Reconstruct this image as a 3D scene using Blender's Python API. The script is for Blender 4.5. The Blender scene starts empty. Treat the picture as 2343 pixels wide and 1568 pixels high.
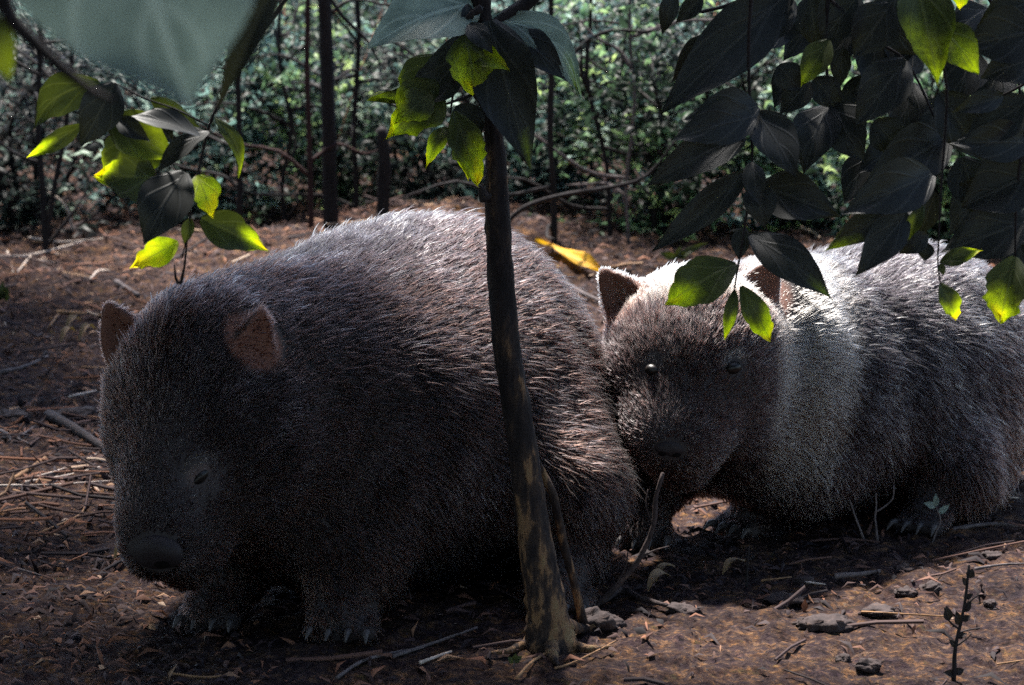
import bpy, math, random
import numpy as np
from mathutils import Vector, Matrix
R = math.radians
random.seed(7)
rng = np.random.default_rng(11)
S = bpy.context.scene
COL = S.collection

# ------------------------------------------------------------------ camera, sky, sun, exposure
CAM_H, PITCH, FOC, SENS = 0.97, 0.1803, 70.0, 23.6
cd = bpy.data.cameras.new('camera'); cam = bpy.data.objects.new('camera', cd); COL.objects.link(cam)
cam.location = (0, 0, CAM_H); cam.rotation_euler = (math.pi/2 - PITCH, 0, 0)
cd.lens = FOC; cd.sensor_width = SENS; cd.clip_start = 0.05; cd.clip_end = 400
cd.dof.use_dof = True; cd.dof.focus_distance = 3.6; cd.dof.aperture_fstop = 7.5
S.camera = cam

SUN_EL, SUN_AZ = 64.0, -20.0          # azimuth measured from +Y (behind the animals) towards +X
W = bpy.data.worlds.new('World'); S.world = W; W.use_nodes = True
nt = W.node_tree; nt.nodes.clear()
sky = nt.nodes.new('ShaderNodeTexSky'); sky.sky_type = 'NISHITA'; sky.sun_disc = False
sky.sun_elevation = R(SUN_EL); sky.sun_rotation = R(SUN_AZ)
bg = nt.nodes.new('ShaderNodeBackground'); bg.inputs['Strength'].default_value = 0.10
wo = nt.nodes.new('ShaderNodeOutputWorld')
nt.links.new(sky.outputs[0], bg.inputs[0]); nt.links.new(bg.outputs[0], wo.inputs[0])
sd = bpy.data.lights.new('sun', 'SUN'); sun = bpy.data.objects.new('sun', sd); COL.objects.link(sun)
sd.energy = 4.3; sd.angle = R(5.0); sd.color = (1.0, 0.95, 0.88)
_d = Vector((math.sin(R(SUN_AZ))*math.cos(R(SUN_EL)), math.cos(R(SUN_AZ))*math.cos(R(SUN_EL)), math.sin(R(SUN_EL))))
sun.rotation_euler = _d.to_track_quat('Z', 'Y').to_euler()
S.view_settings.view_transform = 'Standard'; S.view_settings.look = 'None'
S.view_settings.gamma = 1.0; S.view_settings.use_curve_mapping = False
S.view_settings.exposure = 2.05
S.render.engine = 'CYCLES'
S.cycles.max_bounces = 6; S.cycles.diffuse_bounces = 3; S.cycles.glossy_bounces = 3
S.cycles.transmission_bounces = 4; S.cycles.transparent_max_bounces = 6
S.cycles.use_denoising = False; S.cycles.sample_clamp_indirect = 3.0; S.cycles.sample_clamp_direct = 14.0
S.cycles_curves.subdivisions = 2 if hasattr(S, 'cycles_curves') else 2

# ------------------------------------------------------------------ helpers
FPX = 2342*FOC/SENS
def P(u, v, Y):
    """world point at picture position (u, v) of a 2342 x 1568 frame, Y metres in front of the tripod"""
    a, b = (u-1171)/FPX, (784-v)/FPX
    dx, dy, dz = a, math.cos(PITCH)+b*math.sin(PITCH), -math.sin(PITCH)+b*math.cos(PITCH)
    t = Y/dy
    return np.array([dx*t, Y, CAM_H+dz*t])
def PXM(Y): return FPX/(Y/0.975)           # picture units per metre at distance Y
def gz(x, y):
    """height of the ground"""
    x = np.asarray(x, float); y = np.asarray(y, float)
    z = 0.010*np.sin(2.3*x+1.1*y)+0.008*np.sin(5.1*x-3.7*y+1.0)+0.004*np.sin(11*x+9*y+2.0)+0.003*np.sin(23*x-17*y)
    z = z*np.clip((np.hypot(x, y-3.7)-0.3)/1.2+0.25, 0.25, 3)
    z = z+0.04*np.exp(-((x-0.35)**2/0.5+(y-6.0)**2/0.5))+0.05*np.exp(-((x+0.5)**2/0.6+(y-6.3)**2/0.4))
    return z
def G(u, v, lift=0.0):
    Y = 3.0
    lo, hi = 2.0, 40.0
    for _ in range(40):
        Y = (lo+hi)/2
        p = P(u, v, Y)
        if p[2] > gz(p[0], p[1]): lo = Y
        else: hi = Y
    p = P(u, v, Y); p[2] += lift
    return p

def mesh_np(name, V, F, uv=None, attrs=None, smooth=True):
    V = np.asarray(V, np.float32); F = np.asarray(F, np.int32)
    me = bpy.data.meshes.new(name)
    k = F.shape[1]
    me.vertices.add(len(V)); me.vertices.foreach_set('co', V.ravel())
    me.loops.add(F.size); me.loops.foreach_set('vertex_index', F.ravel())
    me.polygons.add(len(F)); me.polygons.foreach_set('loop_start', np.arange(0, F.size, k, dtype=np.int32))
    me.polygons.foreach_set('loop_total', np.full(len(F), k, np.int32))
    if smooth: me.polygons.foreach_set('use_smooth', np.ones(len(F), bool))
    if uv is not None:
        l = me.uv_layers.new(name='UVMap'); l.data.foreach_set('uv', np.asarray(uv, np.float32)[F.ravel()].ravel())
    for an, av in (attrs or {}).items():
        a = me.attributes.new(an, 'FLOAT', 'POINT'); a.data.foreach_set('value', np.asarray(av, np.float32))
    me.update(calc_edges=True); me.validate()
    return me
def obj(name, me, mat=None, parent=None):
    o = bpy.data.objects.new(name, me); COL.objects.link(o)
    if mat is not None: me.materials.append(mat)
    if parent is not None: o.parent = parent
    return o
def tag(o, label=None, cat=None, group=None, kind=None):
    if label: o['label'] = label
    if cat: o['category'] = cat
    if group: o['group'] = group
    if kind: o['kind'] = kind
    return o
def thing(name, label, cat, loc, group=None):
    o = bpy.data.objects.new(name, None); COL.objects.link(o); o.location = tuple(loc); o.empty_display_size = 0.02
    return tag(o, label, cat, group)

class MB:
    """collects tubes and blobs into one mesh"""
    def __init__(s): s.V = []; s.F = []; s.n = 0
    def add(s, V, F):
        s.V.append(np.asarray(V, float)); s.F.append(np.asarray(F, int)+s.n); s.n += len(V)
    def tube(s, pts, rad, n=7, bump=0.0, sub=3):
        pts = np.asarray(pts, float); rad = np.broadcast_to(np.asarray(rad, float), (len(pts),))
        m = (len(pts)-1)*sub+1
        t = np.linspace(0, len(pts)-1, m)
        # Catmull-Rom
        Q = np.zeros((m, 3)); rr = np.interp(t, np.arange(len(pts)), rad)
        E = np.vstack([2*pts[0]-pts[1], pts, 2*pts[-1]-pts[-2]])
        for i, tt in enumerate(t):
            k = min(int(tt), len(pts)-2); f = tt-k
            p0, p1, p2, p3 = E[k], E[k+1], E[k+2], E[k+3]
            Q[i] = 0.5*((2*p1)+(-p0+p2)*f+(2*p0-5*p1+4*p2-p3)*f*f+(-p0+3*p1-3*p2+p3)*f**3)
        T = np.gradient(Q, axis=0); T /= np.linalg.norm(T, axis=1)[:, None]+1e-9
        ref = np.array([0.31, 0.17, 0.93]) if abs(T[0, 2]) < 0.9 else np.array([1., 0.2, 0.])
        A = np.cross(T, ref); A /= np.linalg.norm(A, axis=1)[:, None]+1e-9
        B = np.cross(T, A)
        an = np.linspace(0, 2*math.pi, n, endpoint=False)
        rj = rr[:, None]*(1+bump*rng.normal(size=(m, n)))
        V = Q[:, None, :]+rj[:, :, None]*(np.cos(an)[None, :, None]*A[:, None, :]+np.sin(an)[None, :, None]*B[:, None, :])
        V = V.reshape(-1, 3)
        F = []
        for i in range(m-1):
            for j in range(n):
                F.append((i*n+j, i*n+(j+1) % n, (i+1)*n+(j+1) % n, (i+1)*n+j))
        base = len(V)
        V = np.vstack([V, Q[0]-T[0]*rr[0]*0.5, Q[-1]+T[-1]*rr[-1]*0.5])
        for j in range(n):
            F.append((base, (j+1) % n, j, base)); k = (m-1)*n
            F.append((base+1, k+j, k+(j+1) % n, base+1))
        s.add(V, F); return s
    def build(s, name, mat, parent=None, origin=(0, 0, 0)):
        V = np.vstack(s.V)-np.asarray(origin, float); F = np.vstack(s.F)
        me = bpy.data.meshes.new(name)
        faces = [tuple(f[:3]) if f[3] == f[0] else tuple(f) for f in F.tolist()]
        me.from_pydata(V.tolist(), [], faces); me.polygons.foreach_set('use_smooth', np.ones(len(faces), bool)); me.update()
        return obj(name, me, mat, parent)

def vnoise(p, seed=0, freq=1.0):
    """cheap smooth pseudo noise in [-1, 1] for (n,3) points"""
    r = np.random.default_rng(seed); out = np.zeros(len(p))
    for _ in range(5):
        k = r.normal(size=3)*freq; out += np.sin(p@k*1.0+r.uniform(0, 6.28))
    return out/2.6

# ------------------------------------------------------------------ materials
def new_mat(name):
    m = bpy.data.materials.new(name); m.use_nodes = True
    n = m.node_tree.nodes; n.clear(); return m, n, m.node_tree.links
def N(n, t, **kw):
    x = n.new(t)
    for k, v in kw.items():
        if k in x.inputs: x.inputs[k].default_value = v
        else: setattr(x, k, v)
    return x
def ramp(n, stops):
    x = n.new('ShaderNodeValToRGB'); e = x.color_ramp.elements
    while len(e) < len(stops): e.new(0.5)
    for i, (p, c) in enumerate(stops): e[i].position = p; e[i].color = (*c, 1)
    return x
def rough_mat(name, stops, scale=30, rough=0.85, bump=0.4, stretch=(1, 1, 1), dist=0.004, detail=6, foot=0.0):
    m, n, l = new_mat(name)
    tc = N(n, 'ShaderNodeTexCoord'); mp = N(n, 'ShaderNodeMapping'); mp.inputs['Scale'].default_value = stretch
    no = N(n, 'ShaderNodeTexNoise', Scale=scale, Detail=detail, Roughness=0.65)
    rp = ramp(n, stops); b = N(n, 'ShaderNodeBsdfPrincipled', Roughness=rough)
    b.inputs['Specular IOR Level'].default_value = 0.25
    bp = N(n, 'ShaderNodeBump', Strength=bump, Distance=dist)
    o = N(n, 'ShaderNodeOutputMaterial')
    l.new(tc.outputs['Object'], mp.inputs[0]); l.new(mp.outputs[0], no.inputs['Vector'])
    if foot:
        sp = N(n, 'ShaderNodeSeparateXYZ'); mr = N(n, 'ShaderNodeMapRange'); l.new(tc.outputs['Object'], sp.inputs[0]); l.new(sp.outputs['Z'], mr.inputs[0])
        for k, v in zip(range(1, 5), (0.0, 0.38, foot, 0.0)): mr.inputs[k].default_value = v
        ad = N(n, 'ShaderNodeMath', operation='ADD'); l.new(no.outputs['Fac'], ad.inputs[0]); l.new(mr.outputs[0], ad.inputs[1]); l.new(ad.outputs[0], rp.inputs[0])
    else: l.new(no.outputs['Fac'], rp.inputs[0])
    l.new(rp.outputs[0], b.inputs['Base Color'])
    l.new(no.outputs['Fac'], bp.inputs['Height']); l.new(bp.outputs[0], b.inputs['Normal']); l.new(b.outputs[0], o.inputs[0])
    return m

def soil_mat():
    m, n, l = new_mat('soil')
    tc = N(n, 'ShaderNodeTexCoord')
    a = N(n, 'ShaderNodeTexNoise', Scale=55, Detail=8, Roughness=0.75)
    c = N(n, 'ShaderNodeTexNoise', Scale=7, Detail=5, Roughness=0.6)
    f = N(n, 'ShaderNodeTexNoise', Scale=160, Detail=4, Roughness=0.7)
    rp = ramp(n, [(0.34, (0.010, 0.007, 0.009)), (0.45, (0.040, 0.027, 0.029)), (0.53, (0.058, 0.045, 0.042)), (0.62, (0.150, 0.094, 0.058)), (0.75, (0.23, 0.185, 0.125))])
    mx = N(n, 'ShaderNodeMix', data_type='RGBA', blend_type='MULTIPLY'); mx.inputs[0].default_value = 0.75
    hn = N(n, 'ShaderNodeTexNoise', Scale=38, Detail=3, Roughness=0.8); l.new(tc.outputs['Object'], hn.inputs['Vector'])
    hr = ramp(n, [(0.36, (0.78, 0.72, 0.95)), (0.48, (0.9, 0.88, 0.92)), (0.57, (1.20, 0.95, 0.72)), (0.65, (0.95, 1.05, 0.66))]); l.new(hn.outputs['Color'], hr.inputs[0])
    hm = N(n, 'ShaderNodeMix', data_type='RGBA', blend_type='MULTIPLY'); hm.inputs[0].default_value = 1.0
    r2 = ramp(n, [(0.35, (0.45, 0.42, 0.46)), (0.62, (1.15, 1.0, 0.85))])
    ad = N(n, 'ShaderNodeMath', operation='ADD'); mul = N(n, 'ShaderNodeMath', operation='MULTIPLY'); mul.inputs[1].default_value = 0.5
    sb = N(n, 'ShaderNodeMath', operation='SUBTRACT'); sb.inputs[1].default_value = 0.25
    b = N(n, 'ShaderNodeBsdfPrincipled', Roughness=0.95); b.inputs['Specular IOR Level'].default_value = 0.1
    bp = N(n, 'ShaderNodeBump', Strength=1.0, Distance=0.010); o = N(n, 'ShaderNodeOutputMaterial')
    for x in (a, c, f): l.new(tc.outputs['Object'], x.inputs['Vector'])
    l.new(f.outputs['Fac'], mul.inputs[0]); l.new(a.outputs['Fac'], ad.inputs[0]); l.new(mul.outputs[0], ad.inputs[1])
    l.new(ad.outputs[0], sb.inputs[0]); l.new(sb.outputs[0], rp.inputs[0])
    l.new(c.outputs['Fac'], r2.inputs[0])
    l.new(rp.outputs[0], mx.inputs[6]); l.new(r2.outputs[0], mx.inputs[7])
    l.new(mx.outputs[2], hm.inputs[6]); l.new(hr.outputs[0], hm.inputs[7]); l.new(hm.outputs[2], b.inputs['Base Color']); l.new(ad.outputs[0], bp.inputs['Height']); l.new(bp.outputs[0], b.inputs['Normal'])
    l.new(b.outputs[0], o.inputs[0]); return m

def leaf_mat(name, green, tip, edge, trans=0.25, gloss=0.35, glow=(1.5, 1.6, 0.5)):
    """broad leaf: midrib, side veins, yellowing plus painted sun glow at the tips by the mesh attribute 'yellow'"""
    m, n, l = new_mat(name)
    uv = N(n, 'ShaderNodeUVMap'); sp = N(n, 'ShaderNodeSeparateXYZ'); l.new(uv.outputs[0], sp.inputs[0])
    tc = N(n, 'ShaderNodeTexCoord')
    at = N(n, 'ShaderNodeAttribute', attribute_name='yellow')
    no = N(n, 'ShaderNodeTexNoise', Scale=75, Detail=6, Roughness=0.75); l.new(tc.outputs['Object'], no.inputs['Vector'])
    # longitudinal veins: |s| bands that follow the leaf
    ab = N(n, 'ShaderNodeMath', operation='ABSOLUTE'); l.new(sp.outputs['Y'], ab.inputs[0])
    v1 = N(n, 'ShaderNodeMath', operation='MULTIPLY'); v1.inputs[1].default_value = 9.0; l.new(ab.outputs[0], v1.inputs[0])
    v2 = N(n, 'ShaderNodeMath', operation='MULTIPLY'); v2.inputs[1].default_value = 16.0; l.new(sp.outputs['X'], v2.inputs[0])
    v3 = N(n, 'ShaderNodeMath', operation='SUBTRACT'); l.new(v2.outputs[0], v3.inputs[0]); l.new(v1.outputs[0], v3.inputs[1])
    sn = N(n, 'ShaderNodeMath', operation='SINE'); l.new(v3.outputs[0], sn.inputs[0])
    pw = ramp(n, [(0.0, (0, 0, 0)), (0.80, (0, 0, 0)), (1.0, (0.6, 0.6, 0.6))]); l.new(sn.outputs[0], pw.inputs[0])
    mid = ramp(n, [(0.0, (1, 1, 1)), (0.035, (0.9, 0.9, 0.9)), (0.07, (0, 0, 0))]); l.new(ab.outputs[0], mid.inputs[0])
    vv = N(n, 'ShaderNodeMath', operation='MAXIMUM'); l.new(pw.outputs[0], vv.inputs[0]); l.new(mid.outputs[0], vv.inputs[1])
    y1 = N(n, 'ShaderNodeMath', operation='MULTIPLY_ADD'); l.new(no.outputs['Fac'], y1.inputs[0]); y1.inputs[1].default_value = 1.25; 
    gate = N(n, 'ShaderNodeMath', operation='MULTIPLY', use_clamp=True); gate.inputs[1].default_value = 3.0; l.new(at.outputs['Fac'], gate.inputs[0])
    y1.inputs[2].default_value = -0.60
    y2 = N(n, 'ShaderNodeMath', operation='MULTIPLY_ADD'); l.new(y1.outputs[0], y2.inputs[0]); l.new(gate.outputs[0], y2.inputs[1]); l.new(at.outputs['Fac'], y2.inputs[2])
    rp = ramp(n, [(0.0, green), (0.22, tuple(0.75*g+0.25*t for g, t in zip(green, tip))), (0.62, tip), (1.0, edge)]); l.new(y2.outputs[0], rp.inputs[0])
    bl = N(n, 'ShaderNodeTexNoise', Scale=22, Detail=4, Roughness=0.65); l.new(tc.outputs['Object'], bl.inputs['Vector']); br_ = ramp(n, [(0.32, (0.62, 0.64, 0.62)), (0.68, (1.25, 1.22, 1.2))]); l.new(bl.outputs['Fac'], br_.inputs[0])
    bm = N(n, 'ShaderNodeMix', data_type='RGBA', blend_type='MULTIPLY'); bm.inputs[0].default_value = 1.0; l.new(rp.outputs[0], bm.inputs[6]); l.new(br_.outputs[0], bm.inputs[7])
    mx = N(n, 'ShaderNodeMix', data_type='RGBA'); l.new(bm.outputs[2], mx.inputs[6])
    mx.inputs[7].default_value = (green[0]*2.2+0.02, green[1]*2.0+0.02, green[2]*2+0.02, 1)
    vf = N(n, 'ShaderNodeMath', operation='MULTIPLY'); vf.inputs[1].default_value = 0.45; l.new(vv.outputs[0], vf.inputs[0]); l.new(vf.outputs[0], mx.inputs[0])
    bp = N(n, 'ShaderNodeBump', Strength=0.35, Distance=0.002); l.new(vv.outputs[0], bp.inputs['Height'])
    b = N(n, 'ShaderNodeBsdfPrincipled', Roughness=gloss); b.inputs['Specular IOR Level'].default_value = 0.22
    l.new(mx.outputs[2], b.inputs['Base Color']); l.new(bp.outputs[0], b.inputs['Normal'])
    tr = N(n, 'ShaderNodeBsdfTranslucent'); 
    br = N(n, 'ShaderNodeMix', data_type='RGBA', blend_type='MULTIPLY'); br.inputs[0].default_value = 1; l.new(mx.outputs[2], br.inputs[6]); br.inputs[7].default_value = (*glow, 1)
    l.new(br.outputs[2], tr.inputs['Color'])
    ms = N(n, 'ShaderNodeMixShader'); tf = N(n, 'ShaderNodeMath', operation='MULTIPLY_ADD'); l.new(at.outputs['Fac'], tf.inputs[0]); tf.inputs[1].default_value = 0.5; tf.inputs[2].default_value = trans
    l.new(tf.outputs[0], ms.inputs[0]); l.new(b.outputs[0], ms.inputs[1]); l.new(tr.outputs[0], ms.inputs[2])
    o = N(n, 'ShaderNodeOutputMaterial'); l.new(ms.outputs[0], o.inputs[0]); return m

def foliage_mat(name, stops, trans=0.35, rough=0.4):
    """small leaves; colour varies from leaf to leaf by the attribute 'tone'"""
    m, n, l = new_mat(name)
    at = N(n, 'ShaderNodeAttribute', attribute_name='tone'); rp = ramp(n, stops); l.new(at.outputs['Fac'], rp.inputs[0])
    b = N(n, 'ShaderNodeBsdfPrincipled', Roughness=rough); b.inputs['Specular IOR Level'].default_value = 0.22
    tr = N(n, 'ShaderNodeBsdfTranslucent'); ms = N(n, 'ShaderNodeMixShader'); ms.inputs[0].default_value = trans
    l.new(rp.outputs[0], b.inputs['Base Color']); l.new(rp.outputs[0], tr.inputs['Color'])
    l.new(b.outputs[0], ms.inputs[1]); l.new(tr.outputs[0], ms.inputs[2])
    o = N(n, 'ShaderNodeOutputMaterial'); l.new(ms.outputs[0], o.inputs[0]); return m

def fur_mat():
    m, n, l = new_mat('fur')
    at = N(n, 'ShaderNodeAttribute', attribute_name='tone'); pt = N(n, 'ShaderNodeAttribute', attribute_name='warm')
    ci = N(n, 'ShaderNodeHairInfo')
    rp = ramp(n, [(0.0, (0.003, 0.0025, 0.003)), (0.45, (0.010, 0.008, 0.010)), (0.75, (0.042, 0.037, 0.040)), (1.0, (0.24, 0.215, 0.20))]); l.new(at.outputs['Fac'], rp.inputs[0])
    mx = N(n, 'ShaderNodeMix', data_type='RGBA'); l.new(pt.outputs['Fac'], mx.inputs[0]); l.new(rp.outputs[0], mx.inputs[6]); mx.inputs[7].default_value = (0.16, 0.065, 0.04, 1)
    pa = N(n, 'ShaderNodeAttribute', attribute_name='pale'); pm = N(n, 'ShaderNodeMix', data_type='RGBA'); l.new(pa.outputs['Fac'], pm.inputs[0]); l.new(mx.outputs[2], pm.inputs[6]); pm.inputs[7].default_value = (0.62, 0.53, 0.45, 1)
    dk = N(n, 'ShaderNodeMix', data_type='RGBA', blend_type='MULTIPLY'); dk.inputs[0].default_value = 1.0
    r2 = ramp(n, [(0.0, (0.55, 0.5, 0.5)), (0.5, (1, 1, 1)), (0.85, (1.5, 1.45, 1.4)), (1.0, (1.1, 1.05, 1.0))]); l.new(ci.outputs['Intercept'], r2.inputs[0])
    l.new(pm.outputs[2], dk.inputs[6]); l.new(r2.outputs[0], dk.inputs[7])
    h = N(n, 'ShaderNodeBsdfHairPrincipled'); h.parametrization = 'COLOR'
    h.inputs['Roughness'].default_value = 0.50; h.inputs['Radial Roughness'].default_value = 0.55; h.inputs['IOR'].default_value = 1.30
    l.new(dk.outputs[2], h.inputs['Color'])
    o = N(n, 'ShaderNodeOutputMaterial'); l.new(h.outputs[0], o.inputs[0]); return m

def plain_mat(name, col, rough=0.5, spec=0.5):
    m, n, l = new_mat(name); b = N(n, 'ShaderNodeBsdfPrincipled', Roughness=rough)
    b.inputs['Base Color'].default_value = (*col, 1); b.inputs['Specular IOR Level'].default_value = spec
    tc = N(n, 'ShaderNodeTexCoord'); no = N(n, 'ShaderNodeTexNoise', Scale=300, Detail=3); bp = N(n, 'ShaderNodeBump', Strength=0.3, Distance=0.001)
    l.new(tc.outputs['Object'], no.inputs['Vector']); l.new(no.outputs['Fac'], bp.inputs['Height']); l.new(bp.outputs[0], b.inputs['Normal'])
    o = N(n, 'ShaderNodeOutputMaterial'); l.new(b.outputs[0], o.inputs[0]); return m

def skin_mat():
    m, n, l = new_mat('skin')
    at = N(n, 'ShaderNodeAttribute', attribute_name='ear'); mx = N(n, 'ShaderNodeMix', data_type='RGBA')
    mx.inputs[6].default_value = (0.018, 0.013, 0.014, 1); mx.inputs[7].default_value = (0.125, 0.050, 0.032, 1)
    ap = N(n, 'ShaderNodeAttribute', attribute_name='pale'); m2 = N(n, 'ShaderNodeMix', data_type='RGBA'); l.new(ap.outputs['Fac'], m2.inputs[0]); l.new(mx.outputs[2], m2.inputs[6]); m2.inputs[7].default_value = (0.27, 0.18, 0.165, 1)
    b = N(n, 'ShaderNodeBsdfPrincipled', Roughness=0.8); l.new(at.outputs['Fac'], mx.inputs[0]); l.new(m2.outputs[2], b.inputs['Base Color'])
    o = N(n, 'ShaderNodeOutputMaterial'); l.new(b.outputs[0], o.inputs[0]); return m

M = dict(
    soil=soil_mat(), fur=fur_mat(), skin=skin_mat(),
    nostril=plain_mat('nostril_dark', (0.004, 0.003, 0.003), 0.9, 0.05),
    withered=leaf_mat('withered_leaf', (0.022, 0.017, 0.018), (0.03, 0.02, 0.02), (0.04, 0.03, 0.03), 0.05, 0.8),
    eye=plain_mat('wet_eye', (0.004, 0.003, 0.003), 0.4, 0.35), nose=plain_mat('nose_leather', (0.016, 0.012, 0.014), 0.65, 0.25),
    lid=plain_mat('eyelid_skin', (0.085, 0.066, 0.062), 0.85, 0.15), claw=plain_mat('claw_horn', (0.045, 0.039, 0.040), 0.6),
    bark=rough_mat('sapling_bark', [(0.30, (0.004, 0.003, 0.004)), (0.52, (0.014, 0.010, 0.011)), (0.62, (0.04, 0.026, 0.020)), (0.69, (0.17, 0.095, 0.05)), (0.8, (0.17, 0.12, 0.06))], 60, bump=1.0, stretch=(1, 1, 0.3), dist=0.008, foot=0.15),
    darkbark=rough_mat('dark_bark', [(0.3, (0.006, 0.005, 0.006)), (0.7, (0.026, 0.020, 0.021))], 40, bump=0.8, stretch=(1, 1, 0.3)),
    redbark=rough_mat('reddish_bark', [(0.3, (0.015, 0.007, 0.008)), (0.7, (0.055, 0.024, 0.022))], 40, bump=0.6, stretch=(1, 1, 0.3)),
    pale=rough_mat('pale_dry_wood', [(0.3, (0.26, 0.20, 0.17)), (0.7, (0.62, 0.52, 0.45))], 60, bump=0.5),
    tan=rough_mat('tan_dry_wood', [(0.3, (0.10, 0.055, 0.03)), (0.7, (0.36, 0.20, 0.10))], 60, bump=0.5),
    grey=rough_mat('grey_dead_wood', [(0.3, (0.04, 0.033, 0.034)), (0.7, (0.16, 0.13, 0.13))], 60, bump=0.5),
    clod=rough_mat('dark_clod', [(0.3, (0.015, 0.011, 0.012)), (0.6, (0.05, 0.035, 0.034)), (0.75, (0.12, 0.07, 0.045))], 70, bump=1.0),
    dry=leaf_mat('dry_leaf', (0.22, 0.15, 0.10), (0.42, 0.30, 0.20), (0.5, 0.4, 0.3), 0.15, 0.6),
    gold=leaf_mat('golden_leaf', (0.62, 0.34, 0.03), (0.72, 0.42, 0.03), (0.7, 0.3, 0.03), 0.3, 0.5),
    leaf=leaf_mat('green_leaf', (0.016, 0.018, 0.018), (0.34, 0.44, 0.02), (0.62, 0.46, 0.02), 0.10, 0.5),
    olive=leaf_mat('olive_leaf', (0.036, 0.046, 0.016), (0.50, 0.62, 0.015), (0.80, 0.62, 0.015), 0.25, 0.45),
    greyleaf=leaf_mat('greyish_leaf', (0.18, 0.235, 0.21), (0.22, 0.30, 0.05), (0.4, 0.4, 0.05), 0.3, 0.5, (1.0, 1.1, 1.05)),
    folA=foliage_mat('shrub_leaf_green', [(0, (0.010, 0.016, 0.012)), (0.40, (0.035, 0.066, 0.036)), (0.66, (0.15, 0.28, 0.14)), (1, (0.42, 0.56, 0.20))], 0.55, 0.45),
    folB=foliage_mat('shrub_leaf_bluish', [(0, (0.010, 0.016, 0.016)), (0.40, (0.032, 0.066, 0.064)), (0.66, (0.15, 0.27, 0.24)), (1, (0.45, 0.58, 0.50))], 0.55, 0.45),
    folC=foliage_mat('shrub_leaf_dull', [(0, (0.012, 0.013, 0.014)), (0.45, (0.035, 0.052, 0.045)), (0.75, (0.10, 0.15, 0.12)), (1, (0.34, 0.44, 0.34))], 0.5, 0.45),
    canopy=foliage_mat('canopy_leaf', [(0, (0.03, 0.05, 0.02)), (1, (0.07, 0.12, 0.045))], 0.15, 0.5),
    litter=foliage_mat('litter', [(0, (0.010, 0.007, 0.009)), (0.3, (0.04, 0.026, 0.028)), (0.55, (0.10, 0.052, 0.040)), (0.78, (0.20, 0.085, 0.048)), (0.9, (0.30, 0.19, 0.12)), (1, (0.5, 0.42, 0.36))], 0.05, 0.8),
)

# ------------------------------------------------------------------ ground
def make_ground():
    xs = np.concatenate([np.linspace(-60, -1.5, 40)[:-1], np.linspace(-1.5, 1.5, 400), np.linspace(1.5, 60, 40)[1:]])
    ys = np.concatenate([np.linspace(-40, 2.4, 24)[:-1], np.linspace(2.4, 7.5, 460), np.geomspace(7.55, 90, 50)])
    X, Y = np.meshgrid(xs, ys); Z = gz(X, Y)
    near = (np.abs(X) < 1.5) & (Y > 2.4) & (Y < 7.5)
    pts = np.stack([X.ravel(), Y.ravel(), 0*X.ravel()], 1)
    fine = (vnoise(pts, 3, 28)*0.004+vnoise(pts, 4, 70)*0.003+vnoise(pts, 5, 150)*0.0015+rng.normal(size=len(pts))*0.0012).reshape(X.shape)
    Z = Z+np.where(near, fine, 0)
    V = np.stack([X.ravel(), Y.ravel(), Z.ravel()], 1); w = len(xs)
    i, j = np.meshgrid(np.arange(len(ys)-1), np.arange(w-1), indexing='ij'); a = (i*w+j).ravel()
    return tag(obj('ground', mesh_np('ground', V, np.stack([a, a+1, a+w+1, a+w], 1)), M['soil']), kind='structure')
make_ground()

def flakes(C, size, tone, flat=0.35, asp=0.55, thick=None):
    """n leaf-like bent flakes (2 quads each) at points C; returns V, F, tone"""
    n = len(C)
    a = rng.normal(size=(n, 3)); a[:, 2] *= flat; a /= np.linalg.norm(a, axis=1)[:, None]
    up = rng.normal(size=(n, 3))*flat; up[:, 2] += 1.0 if flat < 0.9 else 0.0
    b = np.cross(up, a); b /= np.linalg.norm(b, axis=1)[:, None]+1e-9
    nn = np.cross(a, b); s = np.broadcast_to(np.asarray(size, float), (n,))[:, None]; asp = np.broadcast_to(asp, (n,))[:, None]
    w = s*asp*0.5; k = nn*s*0.12
    V = np.stack([C-a*s*0.5-k, C+b*w, C+a*s*0.5-k*1.4, C-b*w, C+a*s*0.02+k], 1)   # tip, side, tip, side, mid ridge
    base = np.arange(n)[:, None]*5
    F = np.concatenate([base+np.array([[0, 1, 4, 4]]), base+np.array([[1, 2, 4, 4]]), base+np.array([[2, 3, 4, 4]]), base+np.array([[3, 0, 4, 4]])])[:, :3]
    return V.reshape(-1, 3), F, np.repeat(tone, 5)

def make_litter():
    n = 40000
    Y = 3.0+4.6*rng.random(n)**1.0; X = (rng.random(n)*2-1)*(0.19*Y+0.15)
    # dense mulch to the left and behind, thinner on the bare soil in front to the right
    dens = np.clip(0.30+0.7*((X < -0.28*Y/3.5) | (Y > 4.5))+0.3*vnoise(np.stack([X, Y, 0*X], 1), 9, 3), 0.05, 1)
    k = rng.random(n) < dens; X, Y = X[k], Y[k]; n = len(X)
    size = 0.005+0.020*rng.random(n)**2.6
    tone = np.clip(rng.beta(1.6, 2.2, n)+0.15*(rng.random(n) < 0.02)-0.12*(X > 0), 0, 0.93)
    C = np.stack([X, Y, gz(X, Y)+0.003+0.004*rng.random(n)], 1)
    asp = np.where(rng.random(n) < 0.55, 0.12, 0.2+0.4*rng.random(n))
    V, F, t = flakes(C, np.where(asp < 0.2, size*1.9, size), tone, 0.3, asp)
    return tag(obj('leaf_litter', mesh_np('leaf_litter', V, F, attrs={'tone': t}, smooth=False), M['litter']), kind='stuff')
make_litter()

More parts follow.
